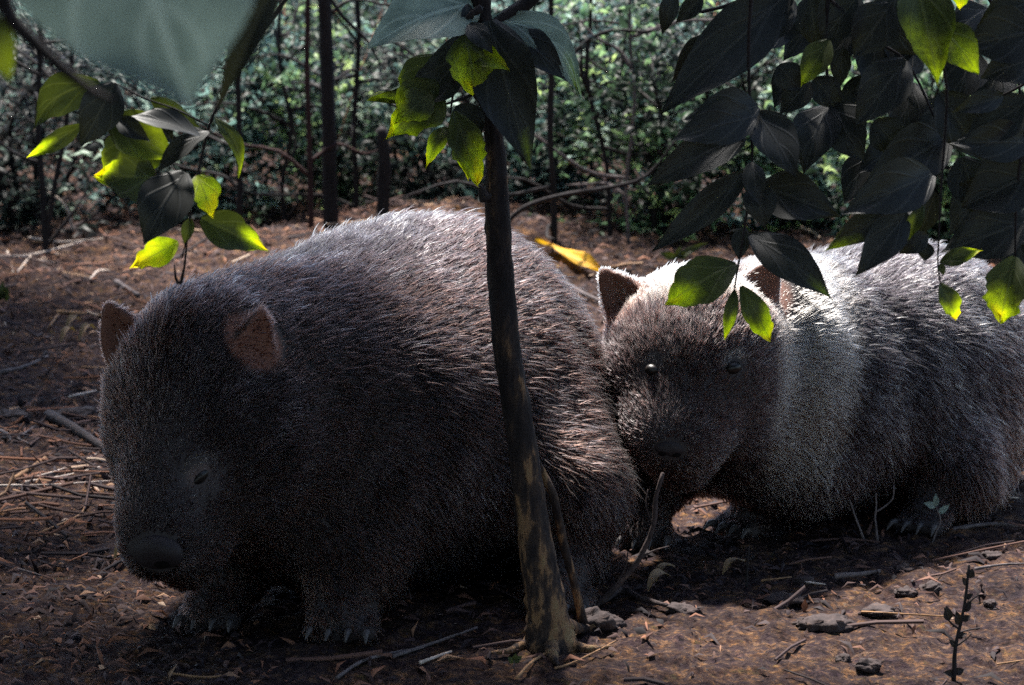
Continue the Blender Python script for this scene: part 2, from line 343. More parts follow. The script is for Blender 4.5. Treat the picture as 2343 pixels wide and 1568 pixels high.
# ------------------------------------------------------------------ wombats: implicit body, surface nets, combed fur
def rot_axes(a, b):
    """3x3 with rows: unit a, unit b made perpendicular, a x b"""
    a = np.asarray(a, float); a = a/np.linalg.norm(a); b = np.asarray(b, float); b = b-a*(a@b); b /= np.linalg.norm(b)
    return np.stack([a, b, np.cross(a, b)])
def sd_ell(p, c, r, A=None, taper=0.0):
    q = p-c
    if A is not None: q = q@A.T
    if taper: q = q.copy(); q[..., 1] = q[..., 1]/np.clip(1-taper*q[..., 0]/r[0], 0.3, 1.8)
    k0 = np.linalg.norm(q/r, axis=-1); k1 = np.linalg.norm(q/(np.asarray(r)**2), axis=-1)+1e-9
    return k0*(k0-1)/k1
def sd_cap(p, a, b, ra, rb):
    ab = b-a; t = np.clip(((p-a)@ab)/(ab@ab), 0, 1)
    return np.linalg.norm(p-a-t[..., None]*ab, axis=-1)-(ra+(rb-ra)*t)
def smin(a, b, k):
    h = np.clip(0.5+0.5*(b-a)/k, 0, 1); return b+(a-b)*h-k*h*(1-h)
def smax(a, b, k): return -smin(-a, -b, k)
class Body:
    def __init__(s): s.prims = []
    def ell(s, c, r, A=None, k=0.05, taper=0.0): s.prims.append(('e', np.asarray(c, float), np.asarray(r, float)*np.ones(3), A, k, taper)); return s
    def cap(s, a, b, ra, rb, k=0.03): s.prims.append(('c', np.asarray(a, float), np.asarray(b, float), ra, rb, k)); return s
    def cut(s, c, r, A=None, k=0.005, taper=0.0): s.prims.append(('x', np.asarray(c, float), np.asarray(r, float)*np.ones(3), A, k, taper)); return s
    def __call__(s, p):
        d = None
        for q in s.prims:
            if q[0] == 'e': e = sd_ell(p, q[1], q[2], q[3], q[5]); d = e if d is None else smin(d, e, q[4])
            elif q[0] == 'c': e = sd_cap(p, q[1], q[2], q[3], q[4]); d = e if d is None else smin(d, e, q[5])
            else: d = smax(d, -sd_ell(p, q[1], q[2], q[3], q[5]), q[4])
        return d
    def grad(s, p, h=0.002):
        g = np.stack([s(p+np.eye(3)[i]*h)-s(p-np.eye(3)[i]*h) for i in range(3)], -1)
        return g/(np.linalg.norm(g, axis=-1)[..., None]+1e-9)
    def mesh(s, lo, hi, h):
        n = np.ceil((np.asarray(hi)-lo)/h).astype(int)+1
        ax = [lo[i]+h*np.arange(n[i]) for i in range(3)]
        F = np.empty(n, np.float32)
        for i in range(n[0]):
            Yg, Zg = np.meshgrid(ax[1], ax[2], indexing='ij')
            F[i] = s(np.stack([np.full_like(Yg, ax[0][i]), Yg, Zg], -1))
        I = F < 0
        c = np.zeros(n-1, int)
        for dx in (0, 1):
            for dy in (0, 1):
                for dz in (0, 1): c += I[dx:n[0]-1+dx, dy:n[1]-1+dy, dz:n[2]-1+dz]
        act = np.argwhere((c > 0) & (c < 8)); idx = -np.ones(n-1, int); idx[tuple(act.T)] = np.arange(len(act))
        acc = np.zeros((len(act), 3)); cnt = np.zeros(len(act))
        for axis in range(3):
            for o1 in (0, 1):
                for o2 in (0, 1):
                    off = [0, 0, 0]; oth = [k for k in range(3) if k != axis]; off[oth[0]] = o1; off[oth[1]] = o2
                    a = act+off; b = a.copy(); b[:, axis] += 1
                    fa, fb = F[tuple(a.T)], F[tuple(b.T)]; m = (fa < 0) != (fb < 0)
                    t = np.where(m, fa/(fa-fb+1e-12), 0); p = a.astype(float); p[:, axis] += t
                    acc[m] += p[m]; cnt[m] += 1
        V = lo+h*acc/cnt[:, None]
        faces = []
        for axis in range(3):
            oth = [k for k in range(3) if k != axis]
            sl0 = [slice(None)]*3; sl1 = [slice(None)]*3; sl0[axis] = slice(0, -1); sl1[axis] = slice(1, None)
            ch = I[tuple(sl0)] != I[tuple(sl1)]; e = np.argwhere(ch)
            e = e[(e[:, oth[0]] > 0) & (e[:, oth[1]] > 0) & (e[:, oth[0]] < n[oth[0]]-1) & (e[:, oth[1]] < n[oth[1]]-1)]
            q = []
            for d0, d1 in ((-1, -1), (0, -1), (0, 0), (-1, 0)):
                cc = e.copy(); cc[:, oth[0]] += d0; cc[:, oth[1]] += d1; q.append(idx[tuple(cc.T)])
            q = np.stack(q, 1); flip = I[tuple(e.T)]
            if axis == 1: flip = ~flip
            q[~flip] = q[~flip][:, ::-1]; faces.append(q)
        return V, np.concatenate(faces)

def uvball(c, r, A=None, n=12):
    V = []; F = []
    for i in range(n+1):
        th = math.pi*i/n
        for j in range(2*n):
            ph = math.pi*j/n; V.append((math.cos(th)*r[0], math.sin(th)*math.cos(ph)*r[1], math.sin(th)*math.sin(ph)*r[2]))
    V = np.array(V)
    if A is not None: V = V@A
    for i in range(n):
        for j in range(2*n): F.append((i*2*n+j, i*2*n+(j+1) % (2*n), (i+1)*2*n+(j+1) % (2*n), (i+1)*2*n+j))
    return V+np.asarray(c), np.array(F)

def make_wombat(label, base, body, lo, hi, nose, tail, eyes, noses, claws, ears, n_hair, seed, tone_bias=0.0, feet=(), painted_light=()):
    base = np.asarray(base, float)
    root = thing('wombat', label, 'wombat', base)
    V, F = body.mesh(np.asarray(lo), np.asarray(hi), 0.0055)
    earm = np.zeros(len(V))
    for (c, A, h) in ears:                     # inside of the ear, facing outwards
        q = (V-c)@A.T; nrm = body.grad(V)@A.T
        earm = np.maximum(earm, np.clip((h*1.25-np.linalg.norm(q, axis=1))/0.008, 0, 1)*np.clip((nrm[:, 2]-0.2)/0.3, 0, 1))
    eyem = np.zeros(len(V))
    for (ec, er, ed, lidup) in eyes[:1] if len(eyes) > 1 and eyes[1][0][0] < eyes[0][0][0] else ():
        qe = (V-ec)@rot_axes(ed, lidup).T; eyem = np.maximum(eyem, np.clip(1.6-np.linalg.norm(qe, axis=1)/(er*0.85), 0, 1)*np.clip(0.25+qe[:, 1]/er*0.8+0.25*vnoise(V, 8, 150), 0.05, 1))
    bo = obj('body', mesh_np('body', V-base, F, attrs={'ear': earm, 'pale': eyem}), M['skin'], root)
    # hair roots by area
    T = np.concatenate([F[:, [0, 1, 2]], F[:, [0, 2, 3]]]); a, b, c = V[T[:, 0]], V[T[:, 1]], V[T[:, 2]]
    ar = np.linalg.norm(np.cross(b-a, c-a), axis=1); r = np.random.default_rng(seed)
    cen = (a+b+c)/3
    hd = np.clip((np.linalg.norm(cen-nose, axis=1)-0.10)/0.25, 0, 1)
    ar = ar*(1+1.6*(1-hd))*np.where(cen[:, 2] < 0.02, 0.15, 1)
    k = r.choice(len(T), n_hair, p=ar/ar.sum()); u, v = r.random(n_hair), r.random(n_hair); fl = u+v > 1; u[fl], v[fl] = 1-u[fl], 1-v[fl]
    p = a[k]+u[:, None]*(b[k]-a[k])+v[:, None]*(c[k]-a[k])
    n = body.grad(p)
    dn = np.linalg.norm(p-nose, axis=1)
    hd = np.clip((dn-0.10)/0.28, 0, 1)
    keep = np.ones(n_hair, bool)
    L = 0.009+0.0155*np.clip((dn-0.06)/0.34, 0, 1)
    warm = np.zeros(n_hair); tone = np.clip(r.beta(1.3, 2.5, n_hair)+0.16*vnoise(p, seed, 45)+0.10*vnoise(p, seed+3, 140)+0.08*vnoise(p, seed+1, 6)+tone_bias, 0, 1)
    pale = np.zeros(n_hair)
    for (rc, rr_, rb) in painted_light:  # sunlit parts of the coat are painted in as pale hair
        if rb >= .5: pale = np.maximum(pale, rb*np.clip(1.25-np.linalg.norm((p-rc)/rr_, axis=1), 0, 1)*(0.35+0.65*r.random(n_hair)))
    for (rc, rr_, rb) in painted_light: tone = np.clip(tone+rb*np.clip(1.3-np.linalg.norm((p-rc)/rr_, axis=1), 0, 1), 0, 1)
    warm = np.clip(0.12+0.18*vnoise(p, seed+2, 7), 0, 0.5)*(r.random(n_hair) < 0.6)
    for (ec, er, ed, lidup) in eyes:
        de = np.linalg.norm(p-ec, axis=1); A = rot_axes(ed, lidup); qe = (p-ec)@A.T; keep &= sd_ell(p, ec, np.array([er*.9, er*(.68 if er < .014 else .42), er]), A) > 0
        pale = np.maximum(pale, 0.6*np.clip(1.1-(de-er*.7)/(er*1.0), 0, 1)*np.clip(0.1+qe[:, 1]/er*0.9, 0, 1)*(0.3+0.7*r.random(n_hair)))
        rim = np.clip(1-(de-er*.7)/(er*1.5), 0, 1)*np.clip(0.45+qe[:, 1]/er*0.8, 0.12, 1); tone = np.clip(np.maximum(tone+0.6*rim, 0.95*rim*(0.6+0.4*r.random(n_hair))), 0, 1); L = np.maximum(L*(1-0.6*np.clip(1-(de-er*.7)/(er*1.6), 0, 1)), 0.005)
    for (nc, nr, nA) in noses: keep &= sd_ell(p, nc, np.asarray(nr)*1.02, nA) > 0
    for (c0, A, h) in ears:
        q = (p-c0)@A.T; ne = n@A.T; inside = (np.linalg.norm(q, axis=1) < h*1.25) & (ne[:, 2] > 0.3)
        nearear = np.linalg.norm(q, axis=1) < h*1.3
        keep &= ~(inside & (r.random(n_hair) < 0.05)); L = np.where(nearear, np.minimum(L, np.where(inside, 0.007, 0.012)), L); warm = np.where(nearear, np.maximum(warm, 0.35*r.random(n_hair)), warm)
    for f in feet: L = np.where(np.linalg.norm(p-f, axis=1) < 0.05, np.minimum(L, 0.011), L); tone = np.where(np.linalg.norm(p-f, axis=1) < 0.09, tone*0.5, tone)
    # comb: away from the nose on the head, towards the tail and down on the body
    away = p-nose; away /= np.linalg.norm(away, axis=1)[:, None]+1e-9
    back = (tail-nose)/np.linalg.norm(tail-nose); back = np.array([back[0], back[1], 0]); back /= np.linalg.norm(back)
    lowness = np.clip((0.34-p[:, 2])/0.3, 0, 1)[:, None]
    flow = hd[:, None]*(back[None]*(1.0-0.5*lowness)+np.array([0, 0, -1.0])*(0.30+0.9*lowness))+(1-hd[:, None])*away
    flow += 0.15*np.stack([vnoise(p, seed+i, 60) for i in (5, 6, 7)], 1)+0.14*np.stack([vnoise(p, seed+i, 200) for i in (15, 16, 17)], 1)
    flow -= n*(flow*n).sum(1)[:, None]; flow /= np.linalg.norm(flow, axis=1)[:, None]+1e-9
    flow += 0.16*r.normal(size=flow.shape)
    L = L*(0.60+0.6*r.random(n_hair))*(1+0.25*vnoise(p, seed+9, 40))*np.where(r.random(n_hair) < 0.07, 1.4, 1.0)
    lift = (0.19+0.15*r.random(n_hair))[:, None]
    p, n, flow, L, lift, tone, warm, pale = [x[keep] for x in (p, n, flow, L, lift, tone, warm, pale)]
    m = len(p); pts = np.empty((m, 4, 3))
    d0 = n*lift*1.5+flow; d0 /= np.linalg.norm(d0, axis=1)[:, None]
    d1 = n*lift*0.7+flow; d1 /= np.linalg.norm(d1, axis=1)[:, None]
    d2 = n*lift*0.15+flow+np.array([0, 0, -0.12]); d2 /= np.linalg.norm(d2, axis=1)[:, None]
    pts[:, 0] = p-n*0.001; pts[:, 1] = pts[:, 0]+d0*L[:, None]*0.33; pts[:, 2] = pts[:, 1]+d1*L[:, None]*0.34; pts[:, 3] = pts[:, 2]+d2*L[:, None]*0.33
    pts[:, :, 2] = np.maximum(pts[:, :, 2], 0.002)
    cu = bpy.data.hair_curves.new('fur'); cu.add_curves([4]*m)
    cu.attributes['position'].data.foreach_set('vector', (pts-base).astype(np.float32).ravel())
    ra = cu.attributes.get('radius') or cu.attributes.new('radius', 'FLOAT', 'POINT')
    rr = (0.00052*(0.6+0.9*r.random(m)))[:, None]*np.array([1.0, 0.9, 0.65, 0.15]); ra.data.foreach_set('value', rr.astype(np.float32).ravel())
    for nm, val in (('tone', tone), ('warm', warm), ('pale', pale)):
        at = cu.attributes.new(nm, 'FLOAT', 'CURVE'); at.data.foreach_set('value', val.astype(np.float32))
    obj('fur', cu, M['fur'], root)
    for (ec, er, ed, lidup) in eyes:
        ed = np.asarray(ed, float)/np.linalg.norm(ed)
        Vb, Fb = uvball(ec-base, (er*0.85, er*(0.72 if er < .014 else .42), er*.95), rot_axes(ed, lidup)); obj('eye', mesh_np('eye', Vb, Fb), M['eye'], root)
    for i, (nc, nr, nA) in enumerate(noses):
        Vb, Fb = uvball(nc-base, nr, nA, 10); Vb = Vb+0.0012*vnoise(Vb, 31, 220)[:, None]
        no = obj('nose', mesh_np('nose', Vb, Fb), M['nose'], root)
        for sgn in (1, -1):
            c2 = nc-base+nA[0]*nr[0]*0.80+nA[2]*sgn*nr[2]*0.42-nA[1]*nr[1]*0.25
            Vn, Fn = uvball(c2, (nr[0]*0.28, nr[1]*0.22, nr[2]*0.26), nA, 6); obj('nostril', mesh_np('nostril', Vn, Fn), M['nostril'], no)
    for (cb, cdn, ln) in claws:
        cdn = np.asarray(cdn, float)/np.linalg.norm(cdn); mb = MB()
        mb.tube([cb, cb+cdn*ln*0.5+np.array([0, 0, ln*0.15]), cb+cdn*ln+np.array([0, 0, -ln*0.18])], [0.0052, 0.0042, 0.0010], 6, sub=3)
        mb.build('claw', M['claw'], root, base)
    return root

CAMP = np.array([0, 0, CAM_H])
def surf(B, u, v, sink=0.0):
    """point of the body seen at a picture position, moved inwards by sink"""
    Ys = np.arange(3.0, 4.4, 0.002); pp = np.array([P(u, v, y) for y in Ys]); d = B(pp)
    i = int(np.argmax(d < 0)); q = pp[i]; n = B.grad(q[None])[0]; return q-n*sink
def tocam(p, mix=(0, 0, 0)):
    d = CAMP-np.asarray(p); d = d/np.linalg.norm(d)+np.asarray(mix, float); return d/np.linalg.norm(d)
def foot_pt(u, v, z): p = G(u, v); return np.array([p[0], p[1], z])

def front_wombat():
    B = Body()
    hd = np.array([-0.62, -0.78, 0.0]); AB = rot_axes(hd, (0, 0, 1))     # rows: heading, up, side
    B.ell(P(985, 876, 3.80), (0.21, 0.212, 0.195), AB)
    B.ell(P(890, 985, 3.66), (0.23, 0.20, 0.19), AB, k=0.05)
    B.ell(P(790, 765, 3.72), (0.13, 0.105, 0.12), AB, k=0.08)
    B.ell(P(675, 958, 3.60), (0.19, 0.185, 0.175), AB, k=0.05)
    B.ell(P(570, 925, 3.52), (0.15, 0.15, 0.14), AB, k=0.05)
    hA = rot_axes((-0.30, -0.45, -0.84), (-0.2, -0.85, 0.5))              # snout direction, forehead side
    B.ell(P(462, 870, 3.43), (0.112, 0.10, 0.098), hA, k=0.045)
    B.ell(P(420, 1045, 3.36), (0.12, 0.074, 0.066), hA, k=0.045)
    B.ell(P(570, 1030, 3.42), (0.10, 0.088, 0.085), hA, k=0.05)
    B.ell(P(372, 940, 3.42), (0.085, 0.05, 0.05), hA, k=0.05)
    B.ell(P(372, 1200, 3.30), (0.062, 0.050, 0.047), hA, k=0.022)
    B.ell(P(432, 1235, 3.36), (0.055, 0.045, 0.045), hA, k=0.03)
    # brow and cheek relief round the near eye
    
    fa, fb, fh = foot_pt(500, 1432, 0.022), foot_pt(800, 1462, 0.026), foot_pt(1300, 1398, 0.022)
    B.cap(P(560, 1180, 3.50), fa+[0.01, 0.03, 0.06], 0.085, 0.045, k=0.05); B.cap(fa+[0.01, 0.03, 0.03], fa+[-0.012, -0.02, 0], 0.042, 0.026, k=0.02)
    B.cap(P(790, 1150, 3.52), fb+[0.0, 0.05, 0.06], 0.10, 0.060, k=0.06); B.cap(fb+[0.0, 0.05, 0.03], fb+[-0.015, -0.01, 0], 0.05, 0.032, k=0.025)
    B.ell(P(1125, 990, 3.76), (0.15, 0.17, 0.145), AB, k=0.07); B.cap(P(1165, 1060, 3.73), fh+[0.0, 0.08, 0.10], 0.115, 0.07, k=0.09); B.cap(fh+[0.0, 0.07, 0.03], fh+[-0.02, -0.02, 0], 0.045, 0.028, k=0.025)
    # ears
    eA = rot_axes((0.25, 0.1, 0.95), (0.75, -0.65, -0.1)); c1 = P(585, 775, 3.372)
    eA = np.stack([eA[0], eA[1], -eA[2] if eA[2][1] > 0 else eA[2]])
    fA = rot_axes((0.22, 0.10, 0.95), (0.80, 0.58, -0.2)); fA[2] = fA[2] if fA[2][1] < 0 else -fA[2]
    B.ell(c1, (0.036, 0.024, 0.012), fA, k=0.012, taper=.5); B.cut(c1+fA[2]*0.012+fA[0]*0.004, (0.029, 0.018, 0.012), fA, taper=.5)
    gA = rot_axes((-0.40, 0.1, 0.88), (0.9, -0.1, 0.4)); gA[2] = gA[2] if gA[2][1] < 0 else -gA[2]
    c2 = P(280, 768, 3.44)
    B.ell(c2, (0.044, 0.028, 0.013), gA, k=0.012, taper=.5); B.cut(c2+gA[2]*0.012+gA[0]*0.004, (0.036, 0.020, 0.012), gA, taper=.5)
    nose = surf(B, 348, 1272, 0.011); eye = surf(B, 464, 1098, 0.007); eye2 = P(318, 1075, 3.37)
    nA = rot_axes((-0.42, -0.72, -0.50), (-0.25, -0.30, 0.8))
    claws = []
    TOES = [(fa, (-0.30, -1, 0), 0.034), (fb, (-0.25, -1, 0), 0.036), (fh, (-0.3, -1, 0), 0.030)]
    for foot, d, w in TOES:
        d = np.asarray(d, float)/np.linalg.norm(d); sd_ = np.array([d[1], -d[0], 0])
        for k in (-1.5, -.5, .5, 1.5):
            a = foot+sd_*w*k*0.42+np.array([0, 0, -0.002]); dd = d+sd_*k*0.16; B.cap(a, a+dd*0.030+np.array([0, 0, -0.008]), 0.0135, 0.0105, k=0.008)
            claws.append((a+dd*0.034+np.array([0, 0, -0.006]), dd+np.array([0, 0, -.12]), 0.0225))
    B.ell(eye+np.array([-0.006, 0.012, 0.014]), 0.017, k=0.015); B.ell(eye+np.array([0.008, 0.012, -0.016]), 0.014, k=0.015)
    eyes = [(eye, 0.0165, tocam(eye, (-0.2, 0, 0.1)), (-0.75, 0, 0.7)), (eye2, 0.010, (-0.95, -0.25, 0.1), (0, 0, 1))]
    return make_wombat('large dark brown wombat in front, head lowered to the soil behind the slim sapling', (0.0, 3.6, 0), B,
        (-0.62, 3.08, -0.01), (0.26, 4.2, 0.52), nose, P(1300, 900, 3.95), eyes, [(nose, (0.016, 0.024, 0.039), nA)], claws,
        [(c1, fA, 0.034), (c2, gA, 0.042)], 235000, 21, -0.15, (fa, fb, fh), painted_light=[(P(880, 540, 3.8), np.array([.30, .22, .10]), .24), (P(1330, 900, 3.75), np.array([.09, .15, .12]), .25)])  # sunlight on hump and flank painted into the hair tone
front_wombat()

def rear_wombat():
    B = Body()
    hd = np.array([-0.72, -0.69, 0.0]); AB = rot_axes(hd, (0, 0, 1))
    B.ell(P(2075, 868, 4.14), (0.20, 0.185, 0.165), AB)
    B.ell(P(1950, 862, 4.05), (0.20, 0.172, 0.16), AB, k=0.05)
    B.ell(P(1825, 900, 3.95), (0.15, 0.16, 0.14), AB, k=0.05)
    B.ell(P(1760, 835, 3.91), (0.14, 0.14, 0.12), AB, k=0.05); B.ell(P(1798, 815, 3.86), (0.055, 0.115, 0.088), AB, k=0.04)
    hA = rot_axes((-0.22, -0.72, -0.66), (0, -0.6, 0.75))
    B.ell(P(1592, 790, 3.765), (0.105, 0.088, 0.112), hA, k=0.04)
    B.ell(P(1572, 885, 3.74), (0.10, 0.074, 0.086), hA, k=0.04)
    B.ell(P(1700, 895, 3.80), (0.085, 0.06, 0.05), hA, k=0.05); B.ell(P(1462, 880, 3.80), (0.08, 0.055, 0.042), hA, k=0.05)
    B.ell(P(1546, 980, 3.685), (0.062, 0.052, 0.066), hA, k=0.03); B.ell(P(1560, 1035, 3.72), (0.05, 0.04, 0.042), hA, k=0.03)
    B.ell(P(1650, 965, 3.87), (0.09, 0.09, 0.085), k=0.06)
    fa, fb, fh = foot_pt(1715, 1222, 0.022), foot_pt(1480, 1246, 0.022), foot_pt(2120, 1212, 0.022)
    B.cap(P(1815, 1050, 3.90), np.array([P(1790, 1180, 3.93)[0], 3.93, 0.07]), 0.080, 0.050, k=0.04)
    B.cap(np.array([P(1785, 1180, 3.93)[0], 3.93, 0.045]), fa, 0.045, 0.026, k=0.025)
    B.cap(P(1520, 1030, 3.90), fb+[0.0, 0.02, 0.05], 0.06, 0.042, k=0.05); B.cap(fb+[0, 0.02, 0.04], fb+[-0.01, -0.02, 0], 0.04, 0.025, k=0.02)
    B.cap(P(2140, 1030, 4.06), fh+[0.04, 0.05, 0.06], 0.115, 0.06, k=0.05); B.cap(fh+[0.05, 0.05, 0.03], fh, 0.045, 0.026, k=0.025)
    eA = rot_axes((-0.62, 0.1, 0.75), (0.7, -0.15, 0.65)); eA[2] = eA[2] if eA[2][1] < 0 else -eA[2]
    c1 = P(1424, 678, 3.78); B.ell(c1, (0.046, 0.030, 0.012), eA, k=0.012, taper=.5); B.cut(c1+eA[2]*0.012+eA[0]*0.004, (0.037, 0.020, 0.012), eA, taper=.5)
    fA = rot_axes((0.50, 0.1, 0.82), (0.8, -0.2, -0.5)); fA[2] = fA[2] if fA[2][1] < 0 else -fA[2]
    c2 = P(1738, 660, 3.79); B.ell(c2, (0.044, 0.028, 0.013), fA, k=0.012, taper=.5); B.cut(c2+fA[2]*0.012+fA[0]*0.004, (0.037, 0.021, 0.012), fA, taper=.5)
    nose = surf(B, 1533, 1026, 0.010); nA = rot_axes((-0.20, -0.9, -0.35), (0, -0.3, 0.9))
    claws = []
    TOES = [(fa, (-0.75, -0.75, 0), 0.032), (fb, (-0.2, -1, 0), 0.030), (fh, (-0.55, -0.85, 0), 0.030)]
    for foot, d, w in TOES:
        d = np.asarray(d, float)/np.linalg.norm(d); sd_ = np.array([d[1], -d[0], 0])
        for k in (-1.5, -.5, .5, 1.5):
            a = foot+sd_*w*k*0.42+np.array([0, 0, -0.002]); dd = d+sd_*k*0.16; B.cap(a, a+dd*0.030+np.array([0, 0, -0.008]), 0.0135, 0.0105, k=0.008)
            claws.append((a+dd*0.034+np.array([0, 0, -0.006]), dd+np.array([0, 0, -.12]), 0.0225))
    eL, eR = surf(B, 1491, 846, 0.001), surf(B, 1677, 842, 0.001)
    eyes = [(eL, 0.0100, tocam(eL, (-0.3, 0, 0.1)), (0.1, 0, 1)), (eR, 0.0115, tocam(eR, (0.3, 0, 0.1)), (-0.2, 0, 1))]
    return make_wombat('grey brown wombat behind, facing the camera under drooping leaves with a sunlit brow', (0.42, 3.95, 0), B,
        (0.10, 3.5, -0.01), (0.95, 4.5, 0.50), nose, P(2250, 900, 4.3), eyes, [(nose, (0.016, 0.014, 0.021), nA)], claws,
        [(c1, eA, 0.042), (c2, fA, 0.042)], 210000, 51, 0.22, (fa, fb, fh), painted_light=[(P(1815, 770, 3.84), np.array([.07, .12, .17]), .62), (P(1820, 1070, 3.86), np.array([.075, .09, .12]), .22), (P(1575, 880, 3.70), np.array([.115, .11, .125]), -.22), (P(1430, 850, 3.78), np.array([.05, .09, .10]), -.2), (P(1590, 640, 3.78), np.array([.13, .06, .045]), .8), (P(2050, 640, 4.1), np.array([.35, .2, .12]), .15)])  # sunlit neck, brow and back painted paler, the shaded face darker
rear_wombat()

# ------------------------------------------------------------------ leaves
def leaf_mesh(b, t, w, n_hint, arch=0.12, fold=0.25, yellow=0.0, ystart=0.55, ragged=0.0, seed=0, side=0.0, ns=18, nw=6, rnd=0.5):
    """a real leaf blade from base b to tip t, width w (metres); bent, folded along the midrib, with a bitten edge"""
    r = np.random.default_rng(seed); b, t = np.asarray(b, float), np.asarray(t, float); L = np.linalg.norm(t-b); d = (t-b)/L
    nh = np.asarray(n_hint, float); nh = nh-d*(d@nh); nh /= np.linalg.norm(nh); s = np.cross(d, nh)
    V = []; UV = []; Yl = []
    ph = r.uniform(0, 6.28, 4); bite = r.random(nw+1)
    for i in range(ns+1):
        x = i/ns
        wid = (math.sin(math.pi*min(1, (x*0.97+0.03))**(0.62+0.5*rnd))**(1.25-0.55*rnd))*w*0.5 if x < 1 else 0.0
        wid = max(wid, w*0.008)
        bend = math.sin(math.pi*x)*arch*L; sideb = math.sin(math.pi*x)*side*L
        for j in range(-nw//2, nw//2+1):
            q = j/(nw/2); e = 1.0
            if ragged and abs(q) == 1.0: e = 1-ragged*np.clip((x-0.35)/0.25, 0, 1)*(0.30*(0.5+0.5*math.sin(19*x+ph[0]*q))+0.30*r.random()**2)
            xe = x-(ragged*(0.08*(1+math.sin(7*q+ph[1]))+0.10*bite[j])*max(0, x-0.7)/0.3 if ragged else 0)
            wob = 0.03*L*math.sin(7*x+ph[2]+q*2)*abs(q)
            V.append(b+d*L*xe+nh*(bend+fold*abs(q)*wid-fold*0.3*wid+wob)+s*(q*wid*e+sideb)); UV.append((x, q))
            Yl.append(yellow*np.clip((x-ystart+0.12*math.sin(3*q+ph[3]))/(1.02-ystart), 0, 1)**0.8 if yellow else 0.0)  # tips coloured yellow to carry the sun shining through them
    c = nw+1; F = [(i*c+j, i*c+j+1, (i+1)*c+j+1, (i+1)*c+j) for i in range(ns) for j in range(nw)]
    return mesh_np('leaf', V, F, uv=np.array(UV), attrs={'yellow': Yl})
_seed = [100]
def add_leaf(root, base, u0, v0, u1, v1, w, Y, mat='leaf', dy=(0, 0), yellow=0.0, ystart=0.55, ragged=0.0, tilt=(0, 0), arch=0.10, fold=0.25, side=0.0, lab=None, rnd=0.3):
    _seed[0] += 1; r = random.Random(_seed[0])
    ragged = max(ragged, 0.35 if mat == 'olive' else 0.12); a, b = P(u0, v0, Y+dy[0]), P(u1, v1, Y+dy[1])
    nh = tocam((a+b)/2)+np.array([tilt[0]+r.uniform(-.25, .25), 0, tilt[1]+r.uniform(-.05, .35)])
    me = leaf_mesh(a-base, b-base, 1.16*w/PXM(Y), nh, arch*r.uniform(0.5, 1.4), fold*r.uniform(0.5, 1.5), yellow, ystart, ragged, _seed[0], side, rnd=rnd)
    o = obj('leaf', me, M[mat], root)
    if lab: o['label'] = lab
    return o
def add_stem(root, base, pts, w, Y, name='stem', mat='darkbark', dys=None, bump=0.06):
    """pts: picture positions; w: widths in picture units (list or number)"""
    Ys = np.broadcast_to(Y, (len(pts),)) if dys is None else Y+np.asarray(dys)
    Q = [P(u, v, y) for (u, v), y in zip(pts, Ys)]; w = np.broadcast_to(np.asarray(w, float), (len(pts),))
    return MB().tube(Q, [0.5*a/PXM(y) for a, y in zip(w, Ys)], 8, bump).build(name, M[mat], root, base)

# --- slim sapling in front of the first wombat
tb = G(1258, 1478)
sap = thing('sapling', 'slim leaning sapling with chewed drooping leaves standing before the front wombat', 'sapling', tb)
TY = tb[1]
tp = [(1264, 1500), (1256, 1450), (1250, 1400), (1238, 1320), (1216, 1180), (1194, 1010), (1168, 860), (1152, 725), (1141, 560), (1136, 450), (1131, 330), (1117, 200), (1108, 90), (1100, 0), (1094, -160), (1080, -420), (1072, -800)]
tw = [150, 112, 98, 88, 76, 66, 64, 62, 59, 57, 44, 46, 44, 44, 40, 36, 20]
mb = MB(); Q = [P(u, v, TY+0.0*i) for i, (u, v) in enumerate(tp)]
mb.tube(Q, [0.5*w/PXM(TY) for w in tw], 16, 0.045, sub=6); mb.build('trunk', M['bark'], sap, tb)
add_stem(sap, tb, [(1112, 455), (1103, 440), (1098, 425)], [34, 22, 8], TY-0.012, 'broken_stub', 'darkbark')
add_stem(sap, tb, [(1118, 235), (1100, 215), (1092, 190), (1100, 165)], [40, 40, 28, 8], TY-0.008, 'broken_stub', 'darkbark')
add_stem(sap, tb, [(1222, 1040), (1240, 1080), (1267, 1140), (1288, 1240), (1312, 1330), (1334, 1425)], [10, 18, 20, 20, 20, 22], TY+0.02, 'side_stem', 'bark', dys=[-0.02, 0, 0, 0.02, 0.03, 0.045])
add_stem(sap, tb, [(1108, 90), (1140, 50), (1195, 15), (1240, -25), (1290, -90)], [34, 28, 30, 28, 20], TY+0.03, 'branch', 'darkbark')
add_stem(sap, tb, [(1100, 20), (1070, 40), (1062, 80), (1040, 190), (1030, 260)], [20, 12, 8, 6, 4], TY-0.03, 'branch', 'darkbark')
add_stem(sap, tb, [(1095, 210), (1060, 225), (1000, 245)], [10, 8, 5], TY-0.02, 'branch', 'darkbark')
